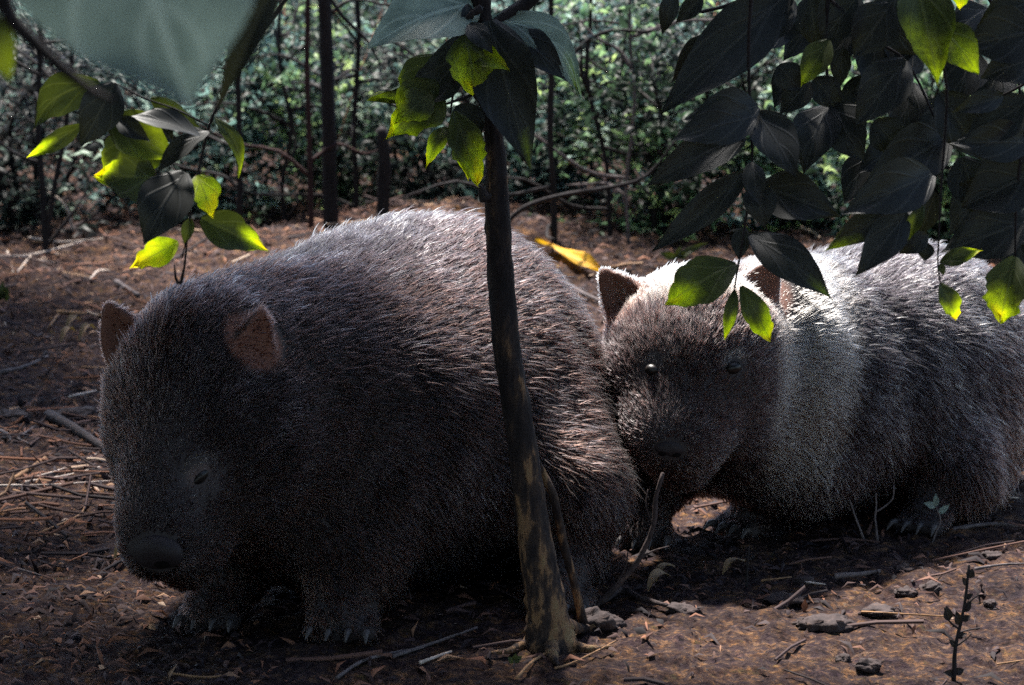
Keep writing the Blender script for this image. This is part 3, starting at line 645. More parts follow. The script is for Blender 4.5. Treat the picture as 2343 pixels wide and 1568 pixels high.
for a in [
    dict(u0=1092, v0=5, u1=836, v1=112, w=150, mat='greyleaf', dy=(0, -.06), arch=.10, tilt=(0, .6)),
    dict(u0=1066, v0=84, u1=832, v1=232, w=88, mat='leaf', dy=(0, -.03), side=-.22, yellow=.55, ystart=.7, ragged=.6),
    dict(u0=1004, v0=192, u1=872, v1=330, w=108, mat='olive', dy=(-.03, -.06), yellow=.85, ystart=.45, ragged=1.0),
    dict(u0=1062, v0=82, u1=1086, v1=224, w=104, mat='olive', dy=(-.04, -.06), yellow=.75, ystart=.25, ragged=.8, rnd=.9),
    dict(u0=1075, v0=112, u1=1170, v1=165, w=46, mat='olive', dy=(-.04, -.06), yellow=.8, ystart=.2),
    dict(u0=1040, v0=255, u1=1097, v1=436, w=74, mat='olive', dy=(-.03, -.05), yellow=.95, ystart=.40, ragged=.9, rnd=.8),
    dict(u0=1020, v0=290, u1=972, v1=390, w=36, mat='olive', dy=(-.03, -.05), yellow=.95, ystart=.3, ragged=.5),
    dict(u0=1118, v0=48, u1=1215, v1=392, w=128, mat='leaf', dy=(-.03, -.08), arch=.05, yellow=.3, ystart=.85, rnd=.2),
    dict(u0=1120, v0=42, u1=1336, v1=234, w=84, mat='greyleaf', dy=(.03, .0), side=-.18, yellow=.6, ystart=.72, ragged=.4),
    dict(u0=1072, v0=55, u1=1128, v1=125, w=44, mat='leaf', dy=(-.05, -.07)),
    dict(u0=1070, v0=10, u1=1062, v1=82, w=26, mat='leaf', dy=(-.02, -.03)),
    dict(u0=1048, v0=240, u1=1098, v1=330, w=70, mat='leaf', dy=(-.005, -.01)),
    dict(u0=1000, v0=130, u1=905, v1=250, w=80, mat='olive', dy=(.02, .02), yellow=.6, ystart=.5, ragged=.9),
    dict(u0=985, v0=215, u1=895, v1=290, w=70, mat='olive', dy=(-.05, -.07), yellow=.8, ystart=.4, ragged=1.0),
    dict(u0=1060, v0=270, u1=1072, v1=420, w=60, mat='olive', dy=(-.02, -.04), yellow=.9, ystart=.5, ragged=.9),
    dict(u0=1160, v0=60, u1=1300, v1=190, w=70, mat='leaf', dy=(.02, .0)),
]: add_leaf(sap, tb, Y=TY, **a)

for rp_, rw_ in (([(1232, 1440), (1205, 1478), (1165, 1496), (1120, 1502)], [40, 26, 16, 6]), ([(1282, 1450), (1312, 1484), (1352, 1492), (1400, 1486)], [44, 28, 18, 6]), ([(1262, 1460), (1262, 1506), (1276, 1528)], [50, 30, 8]), ([(1290, 1430), (1330, 1446), (1372, 1440)], [36, 26, 12])):
    Qr = [G(u, v, 0.004) for u, v in rp_]; Qr[0] = P(*rp_[0], TY); MB().tube(Qr, [0.5*w/PXM(TY) for w in rw_], 9, 0.08, 5).build('root', M['bark'], sap, tb)
# --- hanging leafy branches
def spray(name, label, stems, leaves, Y, origin_uv, group=None):
    b = P(*origin_uv, Y); root = thing(name, label, 'branch', b, group)
    for s in stems: add_stem(root, b, s[0], s[1], Y, *(s[2:] if len(s) > 2 else ()))
    for a in leaves: add_leaf(root, b, Y=Y, **a)
    return root
D = dict
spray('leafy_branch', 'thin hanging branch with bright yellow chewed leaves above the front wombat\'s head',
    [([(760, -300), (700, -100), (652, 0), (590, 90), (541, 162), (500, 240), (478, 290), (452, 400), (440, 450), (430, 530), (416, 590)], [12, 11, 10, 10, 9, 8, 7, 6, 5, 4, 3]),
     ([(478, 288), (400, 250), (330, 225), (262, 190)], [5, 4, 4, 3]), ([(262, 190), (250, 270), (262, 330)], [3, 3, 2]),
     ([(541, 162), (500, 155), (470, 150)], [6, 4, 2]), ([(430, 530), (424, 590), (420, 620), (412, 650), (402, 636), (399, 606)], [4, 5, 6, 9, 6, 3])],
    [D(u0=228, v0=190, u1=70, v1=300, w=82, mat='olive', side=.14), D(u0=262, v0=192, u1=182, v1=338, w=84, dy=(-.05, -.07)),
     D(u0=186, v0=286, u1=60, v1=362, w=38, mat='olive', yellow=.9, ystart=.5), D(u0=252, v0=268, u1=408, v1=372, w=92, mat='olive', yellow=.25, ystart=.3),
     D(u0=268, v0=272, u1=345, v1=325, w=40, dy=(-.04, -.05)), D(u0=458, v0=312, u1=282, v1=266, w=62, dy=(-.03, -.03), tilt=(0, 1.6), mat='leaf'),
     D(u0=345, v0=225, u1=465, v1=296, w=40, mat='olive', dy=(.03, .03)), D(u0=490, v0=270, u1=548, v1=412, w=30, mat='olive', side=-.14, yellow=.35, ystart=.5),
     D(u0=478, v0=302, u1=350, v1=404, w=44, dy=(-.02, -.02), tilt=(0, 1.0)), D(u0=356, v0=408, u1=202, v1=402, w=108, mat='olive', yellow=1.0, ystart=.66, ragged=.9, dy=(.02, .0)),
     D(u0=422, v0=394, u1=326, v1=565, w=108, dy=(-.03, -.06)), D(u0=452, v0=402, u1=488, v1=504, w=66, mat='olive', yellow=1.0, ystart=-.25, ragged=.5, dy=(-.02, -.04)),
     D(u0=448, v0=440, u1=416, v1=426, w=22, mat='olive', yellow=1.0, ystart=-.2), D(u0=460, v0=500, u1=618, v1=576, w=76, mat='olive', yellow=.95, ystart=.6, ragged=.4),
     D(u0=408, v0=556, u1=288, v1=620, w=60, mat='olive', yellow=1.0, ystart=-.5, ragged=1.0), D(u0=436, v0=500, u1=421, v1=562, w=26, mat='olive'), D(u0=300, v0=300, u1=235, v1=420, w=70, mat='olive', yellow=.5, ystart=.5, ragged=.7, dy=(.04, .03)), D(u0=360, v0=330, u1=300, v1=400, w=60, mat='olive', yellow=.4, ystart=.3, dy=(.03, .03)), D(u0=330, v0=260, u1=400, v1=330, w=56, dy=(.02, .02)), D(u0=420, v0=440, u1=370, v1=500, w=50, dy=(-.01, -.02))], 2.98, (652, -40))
spray('leafy_branch', 'drooping branch of dark leaves over the rear wombat\'s face, ending in yellow green leaflets',
    [([(1760, -300), (1735, -100), (1718, 0), (1712, 125), (1717, 281), (1720, 381), (1700, 540), (1685, 627), (1678, 680)], [14, 12, 10, 8, 7, 6, 5, 5, 3])],
    [D(u0=1735, v0=244, u1=1560, v1=276, w=84, dy=(0, -.03)), D(u0=1728, v0=266, u1=1533, v1=322, w=86, dy=(-.02, -.05)),
     D(u0=1704, v0=312, u1=1476, v1=428, w=84, dy=(-.01, -.03)), D(u0=1706, v0=396, u1=1486, v1=580, w=64, dy=(0, -.03)),
     D(u0=1717, v0=372, u1=1738, v1=475, w=46, dy=(-.03, -.05)), D(u0=1730, v0=420, u1=1748, v1=525, w=66, dy=(-.03, -.04)),
     D(u0=1733, v0=258, u1=1824, v1=408, w=92, dy=(0, -.04)), D(u0=1742, v0=425, u1=1925, v1=498, w=98, dy=(.02, -.01)),
     D(u0=1716, v0=538, u1=1908, v1=690, w=84, dy=(0, -.04), yellow=.25, ystart=.8), D(u0=1684, v0=604, u1=1518, v1=700, w=98, mat='olive', yellow=.8, ystart=.62, ragged=.4, dy=(0, -.02), rnd=.9),
     D(u0=1681, v0=664, u1=1656, v1=782, w=28, mat='olive', yellow=.85, ystart=.4), D(u0=1695, v0=655, u1=1764, v1=784, w=54, mat='olive', yellow=.9, ystart=.42, ragged=.4, rnd=.8),
     D(u0=1700, v0=520, u1=1690, v1=600, w=40, dy=(.01, 0))], 3.08, (1716, -40))
spray('leafy_branch', 'dense branch of overlapping dark leaves hanging at the top, left of the olive leaf pair',
    [([(2060, -300), (1960, -140), (1900, -30), (1890, 100), (1895, 240)], [16, 14, 10, 8, 5]), ([(1960, -140), (1800, -40), (1640, 20), (1560, 30)], [12, 10, 8, 5]), ([(1900, 0), (2000, 90), (2080, 150), (2150, 300), (2170, 330)], [8, 7, 6, 5, 3])],
    [D(u0=1800, v0=-15, u1=1506, v1=264, w=122, dy=(0, -.05), arch=.06), D(u0=1540, v0=-20, u1=1514, v1=82, w=38), D(u0=1606, v0=-10, u1=1544, v1=55, w=38),
     D(u0=1620, v0=80, u1=1535, v1=190, w=55, dy=(.03, .03)), D(u0=1815, v0=0, u1=1700, v1=115, w=92), D(u0=1852, v0=-10, u1=1868, v1=115, w=76, dy=(.02, .02)), D(u0=1962, v0=-10, u1=1876, v1=102, w=100),
     D(u0=2036, v0=10, u1=1950, v1=135, w=96, dy=(-.02, -.03)), D(u0=2056, v0=-15, u1=2004, v1=110, w=80), D(u0=1895, v0=92, u1=1830, v1=202, w=58, mat='olive', yellow=.35, ystart=.5, dy=(-.02, -.03)),
     D(u0=1928, v0=108, u1=1920, v1=204, w=42), D(u0=2072, v0=138, u1=1953, v1=292, w=98, dy=(-.02, -.04)), D(u0=1852, v0=186, u1=1783, v1=264, w=62), D(u0=1862, v0=180, u1=1925, v1=250, w=62),
     D(u0=1892, v0=242, u1=1838, v1=402, w=96, dy=(0, -.04)), D(u0=1900, v0=240, u1=1978, v1=374, w=98, dy=(0, -.03)), D(u0=2000, v0=276, u1=2068, v1=352, w=74),
     D(u0=2168, v0=312, u1=1972, v1=428, w=110, dy=(0, -.05)), D(u0=1780, v0=150, u1=1830, v1=210, w=60), D(u0=1990, v0=20, u1=2110, v1=130, w=90, dy=(.04, .04))], 3.20, (1930, -60))
spray('leafy_branch', 'branch with a broad olive leaf pair at the top right corner',
    [([(2260, -300), (2160, -120), (2120, -20), (2140, 60), (2165, 200), (2160, 330), (2153, 420), (2145, 592), (2152, 655)], [15, 12, 10, 8, 7, 6, 5, 4, 3])],
    [D(u0=2090, v0=-60, u1=2146, v1=202, w=110, mat='olive', yellow=.45, ystart=.45, dy=(0, -.03), fold=.6), D(u0=2148, v0=60, u1=2242, v1=174, w=84, mat='olive', yellow=.55, ystart=.3, dy=(0, -.02)),
     D(u0=2132, v0=398, u1=1922, v1=492, w=106, dy=(0, -.04)), D(u0=2110, v0=452, u1=1882, v1=578, w=72, mat='leaf', yellow=.4, ystart=.72, dy=(.02, .02)),
     D(u0=2075, v0=486, u1=1954, v1=634, w=74, dy=(-.03, -.06)), D(u0=2112, v0=470, u1=2058, v1=568, w=30, mat='olive', yellow=.3, ystart=.3, dy=(-.03, -.03)),
     D(u0=2150, v0=602, u1=2250, v1=572, w=36, mat='olive', yellow=.85, ystart=.6), D(u0=2150, v0=604, u1=2158, v1=632, w=16, mat='olive'), D(u0=2150, v0=648, u1=2188, v1=738, w=46, mat='olive', yellow=.9, ystart=.35, ragged=.8, rnd=.9),
     D(u0=2122, v0=536, u1=2054, v1=582, w=42), D(u0=2120, v0=555, u1=2115, v1=600, w=36), D(u0=2140, v0=440, u1=2100, v1=545, w=50, dy=(.02, .03)), D(u0=2200, v0=-30, u1=2195, v1=25, w=34, mat='olive', yellow=.9, ystart=-.2)], 3.00, (2130, -60))
spray('leafy_branch', 'heavy branch of large dark leaves along the right edge with one heart shaped leaf',
    [([(2620, -200), (2480, 0), (2400, 160), (2345, 300), (2325, 460), (2322, 600)], [18, 15, 12, 9, 7, 5]), ([(2400, 160), (2300, 215), (2200, 250)], [8, 6, 4])],
    [D(u0=2352, v0=228, u1=2200, v1=338, w=92), D(u0=2295, v0=220, u1=2176, v1=258, w=46, dy=(-.02, -.03)), D(u0=2380, v0=70, u1=2198, v1=108, w=116), D(u0=2372, v0=130, u1=2240, v1=180, w=90, dy=(.02, 0)),
     D(u0=2356, v0=326, u1=2168, v1=330, w=84, dy=(0, -.02)), D(u0=2362, v0=396, u1=2196, v1=476, w=120), D(u0=2352, v0=506, u1=2148, v1=580, w=112, dy=(.03, .02)), D(u0=2345, v0=450, u1=2190, v1=420, w=80, dy=(.04, .04)),
     D(u0=2372, v0=0, u1=2232, v1=62, w=80, dy=(.05, .05)), D(u0=2322, v0=588, u1=2284, v1=750, w=98, mat='olive', yellow=.9, ystart=.48, ragged=1.0, dy=(-.05, -.07), rnd=.9),
     D(u0=2150, v0=212, u1=2245, v1=372, w=100, dy=(.05, .05)), D(u0=2200, v0=360, u1=2240, v1=500, w=90, dy=(.06, .05)), D(u0=2330, v0=560, u1=2360, v1=690, w=70, dy=(.02, 0))], 3.14, (2500, -60))
FILL = [(1800, 40, 1700, 130, 80), (1880, 20, 1790, 140, 80), (1950, 40, 1905, 170, 80), (2010, 60, 1990, 220, 80), (2080, 30, 2050, 170, 90), (1830, 150, 1770, 250, 70), (2010, 180, 1900, 300, 80), (2090, 190, 2060, 330, 80), (2160, 230, 2080, 360, 80),
        (2230, 120, 2180, 250, 90), (2300, 150, 2230, 280, 90), (2340, 280, 2240, 380, 90), (2310, 380, 2220, 520, 90), (2250, 430, 2170, 540, 90), (2060, 330, 1960, 400, 70), (2330, 20, 2290, 140, 100), (2260, 20, 2170, 90, 80), (1990, 350, 1930, 470, 70), (2040, 400, 2000, 540, 70), (1940, 0, 1840, 60, 80), (1760, 20, 1640, 120, 90), (2340, 480, 2290, 600, 90), (2100, 110, 2010, 190, 80)]
spray('leafy_branch', 'shaded inner branch of dark leaves filling the top right behind the other branches',
    [([(2240, -400), (2160, -120), (2080, 100), (2060, 260), (2040, 420)], [16, 13, 9, 6, 4]), ([(2160, -120), (2300, 60), (2340, 300), (2330, 500)], [10, 8, 6, 4]), ([(2160, -120), (1960, -30), (1800, 60)], [10, 7, 4])],
    [D(u0=a, v0=b_, u1=c, v1=d_, w=w, dy=(.0, -.03)) for a, b_, c, d_, w in FILL], 3.36, (2180, -60))
# out of focus leaves close to the lens
b = P(330, -120, 1.35); nl = thing('leafy_branch', 'blurred pale grey green leaf hanging close to the camera at the top left', 'branch', b)
add_leaf(nl, b, 255, -270, 440, 268, 520, 1.35, 'greyleaf', (0.0, -.02), tilt=(0, 1.0), fold=.12, arch=.05, rnd=.2)
add_stem(nl, b, [(-60, -260), (0, -10), (60, 80), (190, 195), (260, 230)], [60, 46, 34, 22, 8], 1.5, 'stem', 'darkbark')
add_stem(nl, b, [(-60, -260), (120, -230), (330, -200)], [30, 24, 14], 1.42, 'stem', 'darkbark')
add_leaf(nl, b, -60, 20, 30, 200, 90, 1.6, 'olive', yellow=.2, ystart=.2)
add_leaf(nl, b, 640, -60, 495, 250, 60, 1.9, 'leaf')
spray('bare_branch', 'bare dark twig entering from the left edge below the blurred leaf', [([(-120, 100), (0, 126), (50, 150), (92, 172)], [12, 9, 8, 4])], [], 2.6, (-100, 100))

# ------------------------------------------------------------------ background saplings and shrubs
def bg_trunk(label, pts, w, Y, mat='darkbark', name='young_tree', cat='young tree', twigs=0):
    foot = P(*pts[-1], Y); foot[2] = gz(foot[0], foot[1]); b = foot
    root = thing(name, label, cat, b)
    Q = [P(u, v, Y) for u, v in pts[:-1]]+[foot-np.array([0, 0, 0.03])]; w = np.linspace(w*0.85, w*1.1, len(Q))
    MB().tube(Q, [0.5*x/PXM(Y) for x in w], 8, 0.06).build('trunk', M[mat], root, b)
    r = random.Random(int(pts[0][0]*7+Y*100)); 
    for _ in range(twigs):
        i = r.randrange(len(Q)-1); f = r.random(); q = Q[i]*(1-f)+Q[i+1]*f; a = r.uniform(0, 6.28); L = r.uniform(.12, .35)
        e = q+np.array([math.cos(a)*L, math.sin(a)*L*.6, r.uniform(-.02, .2)]); md = lambda f: q*(1-f)+e*f+np.array([r.uniform(-.02, .02), 0, r.uniform(-.03, .03)]); MB().tube([q, md(.3), md(.65), e], [.0045, .0038, .003, .001], 5).build('branch', M[mat], root, b)
    return root
bg_trunk('dark straight young trunk left of centre behind the front wombat\'s back', [(733, -500), (737, -150), (742, 0), (748, 160), (752, 330), (758, 500)], 32, 6.35, twigs=7)
bg_trunk('thin reddish stem just left of the dark straight trunk', [(698, -300), (704, 0), (702, 160), (708, 330), (712, 500)], 12, 6.3, 'redbark', twigs=3)
bg_trunk('short thick dark stump above the front wombat\'s back', [(872, 296), (880, 360), (878, 420), (874, 500)], 30, 6.3, name='tree_stump', cat='stump')
bg_trunk('slim dark stem right of the sapling leaves in the background', [(1255, -300), (1262, 100), (1258, 300), (1266, 430), (1268, 600)], 14, 6.1, twigs=6)
bg_trunk('thin dark stem under the left hanging branch in the background', [(532, -200), (540, 70), (544, 200), (548, 350), (545, 520)], 13, 6.4, 'darkbark', twigs=4)
bg_trunk('crooked thin trunk rising through the bushes left of the rear wombat', [(1330, -400), (1352, 0), (1342, 180), (1388, 380), (1395, 560)], 10, 6.2, twigs=6)
bg_trunk('slender dark stem at the left edge behind the pale sticks', [(60, -300), (92, 60), (86, 260), (96, 420), (104, 540)], 13, 6.4, 'darkbark', twigs=4)
bg_trunk('leaning dark stem beside the left edge leaves', [(190, -200), (165, 120), (150, 300), (120, 450), (96, 560)], 11, 6.4, twigs=4)
bg_trunk('very thin grey sapling left of the rear wombat\'s drooping leaves', [(1450, -300), (1440, 60), (1452, 240), (1432, 420), (1440, 580)], 8, 6.1, 'grey', twigs=5)
for lb_, u_, w_, y_ in (('thin crooked trunk just right of the dark straight trunk in the background', 812, 12, 6.6), ('thin crooked trunk between the blurred leaf and the reddish stem', 655, 9, 6.7), ('faint thin trunk behind the grey green leaf left of the sapling', 905, 8, 7.0), ('thin leaning trunk left of the dark drooping leaves in the background', 1495, 11, 6.7)):
    rr_ = random.Random(u_); bg_trunk(lb_, [(u_+rr_.uniform(-40, 40), -300), (u_+rr_.uniform(-22, 22), 0), (u_+rr_.uniform(-14, 14), 150), (u_+rr_.uniform(-12, 12), 300), (u_+rr_.uniform(-10, 10), 420), (u_, 540)], w_, y_, twigs=8)
def limb(label, pts, w, Y, mat='darkbark', dys=None):
    Q = np.array([P(u, v, Y+(dys[i] if dys else 0)) for i, (u, v) in enumerate(pts)]); b = Q[0]
    o = MB().tube(Q, [0.5*x/PXM(Y) for x in np.broadcast_to(w, (len(pts),))], 7, 0.08).build('fallen_branch', M[mat], None, b); o.location = tuple(b)
    return tag(o, label, 'branch')
limb('long thin dark branch sloping up to the right behind the sapling trunk', [(1120, 560), (1165, 502), (1215, 468), (1300, 444), (1400, 428), (1482, 400), (1560, 300)], [14, 13, 12, 10, 9, 8, 5], 5.9)
limb('thin dark twig crossing the pale leaves at the top centre right', [(1290, 150), (1340, 96), (1400, 70), (1490, 72), (1560, 50)], [8, 9, 8, 6, 4], 6.0)
limb('dark twig slanting down from the top edge left of the sapling leaves', [(735, -40), (770, 20), (800, 55), (842, 96), (870, 150)], [10, 10, 9, 7, 4], 6.2)

def shrub(label, x, y, h, rad, n, mat, size, seed, cat='shrub'):
    r = np.random.default_rng(seed); z0 = float(gz(x, y)); b = np.array([x, y, z0]); root = thing('shrub', label, cat, b)
    mb = MB(); tips = []
    for k in range(9):
        a = r.uniform(0, 6.28); s = r.uniform(0.3, 1.0)
        e = np.array([math.cos(a)*rad*s, math.sin(a)*rad*s, h*r.uniform(.65, 1.0)]); m = e*0.5+np.array([*r.normal(size=2)*.05, h*.08]); q = np.array([r.normal()*.03, r.normal()*.03, -0.02])
        mb.tube([q, m, e], [.007, .005, .002], 5); tips.append((q, m, e))
        for _ in range(6):
            f = r.uniform(.05, .95); s0 = q*(1-2*f)+m*2*f if f < .5 else m*(2-2*f)+e*(2*f-1); a2 = r.uniform(0, 6.28); e2 = s0+np.array([math.cos(a2), math.sin(a2), r.uniform(-.1, .7)])*rad*r.uniform(.25, .55)
            mb.tube([s0, (s0+e2)/2+np.array([0, 0, .015]), e2], [.003, .0025, .001], 4, sub=2); tips.append((s0, (s0+e2)/2, e2))
    mb.build('stems', M['darkbark'], root)
    # leaves sit in sprays along the twigs
    ns = n//14; C = []
    for k in range(ns):
        q, m, e = tips[r.integers(len(tips))]; f = r.uniform(.0, 1.05); c = (q*(1-2*f)+m*2*f if f < .5 else m*(2-2*f)+e*(2*f-1))+r.normal(size=3)*rad*.16
        d = r.normal(size=3); d[2] = d[2]*.4-0.15; d /= np.linalg.norm(d); ln = size*r.uniform(3, 6)
        t = np.linspace(0, 1, 14)[:, None]; C.append(c+d*t*ln+r.normal(size=(14, 3))*size*.35)
    C = np.concatenate(C); C[:, 2] = np.maximum(C[:, 2], 0.01)
    tone = np.clip(np.repeat(r.beta(1.1, 1.9, ns), 14)+r.normal(size=len(C))*.12-.30*vnoise(C, seed+5, 9)-.05, 0, 1)  # dark patches in the tone imitate shaded gaps between layers
    V, F, t = flakes(C, size*(0.35+1.0*r.random(len(C))), tone, 0.55, 0.18+0.25*r.random(len(C)))
    obj('foliage', mesh_np('foliage', V, F, attrs={'tone': t}, smooth=False), M[mat], root)
    return root
SHR = [
 ('low dull shrub at the left edge behind the pale sticks', -1.08, 6.75, 0.41, .40, 2300, 'folC', .038),
 ('blue green shrub behind the left hanging branch', -.74, 7.0, 0.46, .42, 3000, 'folB', .036),
 ('dark green shrub behind the front wombat\'s shoulder', -.42, 7.1, 0.43, .40, 2700, 'folA', .036),
 ('loose grey shrub behind the front wombat\'s hump', -.17, 6.95, 0.41, .36, 2700, 'folC', .034),
 ('bluish bush behind the sapling trunk', .08, 6.75, 0.49, .45, 3400, 'folB', .036),
 ('bright fine leaved bush between the sapling and the rear wombat', .34, 6.35, 0.47, .42, 3600, 'folA', .034),
 ('pale blue green bush left above the rear wombat\'s ear', .62, 6.4, 0.49, .45, 3400, 'folB', .038),
 ('leafy green bush behind the drooping dark leaves', .93, 6.3, 0.45, .42, 3000, 'folA', .038),
 ('dull shrub at the right edge behind the rear wombat', 1.25, 6.8, 0.49, .45, 3000, 'folC', .038),
 ('bluish bush far back at the left', -1.2, 8.6, 0.54, .6, 3600, 'folB', .037),
 ('dark bush far back behind the dark straight trunk', -.5, 8.7, 0.54, .6, 3600, 'folA', .037),
 ('pale bush far back right of the sapling leaves', .35, 8.5, 0.56, .62, 3600, 'folB', .037),
 ('green bush far back above the rear wombat', 1.1, 8.6, 0.56, .6, 3600, 'folA', .037),
]
for i, (lb, x, y, h, rd, n, mt, sz) in enumerate(SHR): shrub(lb, x, y, h, rd, int(n*1.5), mt, sz, 300+i)

def undergrowth():
    """far scrub that reads as one mass"""
    n = 60000; r = np.random.default_rng(5)
    Y = 8.2+9*r.random(n); X = (r.random(n)*2-1)*(0.27*Y+0.7); hmax = 0.26+0.015*(Y-8)+0.14*vnoise(np.stack([X, Y, 0*X], 1), 77, 1.7)
    m = 24000; Y2 = 6.5+2.6*r.random(m); X2 = (1.45+2.6*r.random(m))*np.where(r.random(m) < .5, -1, 1)
    X = np.concatenate([X, X2]); Y = np.concatenate([Y, Y2]); n += m; hmax = np.concatenate([hmax, 0.38+0.2*vnoise(np.stack([X2, Y2, 0*X2], 1), 79, 2.5)])
    Z = gz(X, Y)+np.abs(hmax)*r.random(n)**0.7
    tone = np.clip(r.beta(1.5, 2.6, n)+0.15*vnoise(np.stack([X, Y, Z], 1), 78, 4), 0, 1)
    V, F, t = flakes(np.stack([X, Y, Z], 1), 0.03+0.035*r.random(n), tone, 0.7, 0.42)
    tag(obj('undergrowth', mesh_np('undergrowth', V, F, attrs={'tone': t}, smooth=False), M['folB']), kind='stuff')
undergrowth()
def stalks():
    n = 420; r = np.random.default_rng(6); V = []; F = []; T = []
    for i in range(n):
        y = 6.7+2.6*r.random(); x = (r.random()*2-1)*.2*y; h = r.uniform(.1, .6); z = float(gz(x, y)); w = r.uniform(.001, .0025)
        d = np.array([r.normal()*.3*h, r.normal()*.2*h, h]); p = np.array([x, y, z]); k = len(V); s = np.array([w, 0, 0])
        V += [p-s, p+s, p+[0, -w, 0], p+d*.55-s*.7+[0, 0, .03*h], p+d*.55+s*.7+[0, 0, .03*h], p+d*.55+[0, -w, .03*h], p+d]
        F += [(k, k+1, k+4), (k, k+4, k+3), (k+1, k+2, k+5), (k+1, k+5, k+4), (k+2, k, k+3), (k+2, k+3, k+5), (k+3, k+4, k+6), (k+4, k+5, k+6), (k+5, k+3, k+6)]
        T += [np.clip(r.beta(2, 2)*.9, 0, 1)]*7
    tag(obj('dry_stalks', mesh_np('dry_stalks', V, F, attrs={'tone': T}), M['litter']), kind='stuff')
stalks()

def twig_litter():
    r = np.random.default_rng(44); n = 620; V = []; F = []; T = []
    for i in range(n):
        if r.random() < .72: y = 3.7+3.0*r.random(); x = -0.17*y*1.02+r.random()*(0.45 if y < 4.6 else 1.0)
        else: y = 3.0+3.4*r.random(); x = (r.random()*2-1)*.18*y
        L = r.uniform(.02, .11)*(1 if r.random() < .85 or y < 3.8 else 1.8); a = r.normal()*.55+(0 if r.random() < .7 else 1.3); w = r.uniform(.0010, .0030)
        d = np.array([math.cos(a), math.sin(a), 0])*L*.5; sd_ = np.array([-math.sin(a), math.cos(a), 0]); k = len(V); tilt = r.normal()*.012
        for q, zz in ((-1, -tilt), (0.1*r.normal(), .004), (1, tilt)):
            p = np.array([x, y, 0])+d*q+sd_*(r.normal()*.06*L if abs(q) < 1 else 0); p[2] = float(gz(p[0], p[1]))+.004+max(zz, 0)
            V += [p-sd_*w, p+sd_*w, p+np.array([0, 0, 1.6*w])]
        for q in (0, 3): F += [(k+q, k+q+1, k+q+4, k+q+3), (k+q+1, k+q+2, k+q+5, k+q+4), (k+q+2, k+q, k+q+3, k+q+5)]
        T += [float(np.clip(r.choice([r.beta(2, 5), r.beta(5, 2.6)])*(1 if y > 3.7 else .55), 0, 1))]*9
    tag(obj('twig_litter', mesh_np('twig_litter', V, F, attrs={'tone': T}), M['litter']), kind='stuff')
twig_litter()

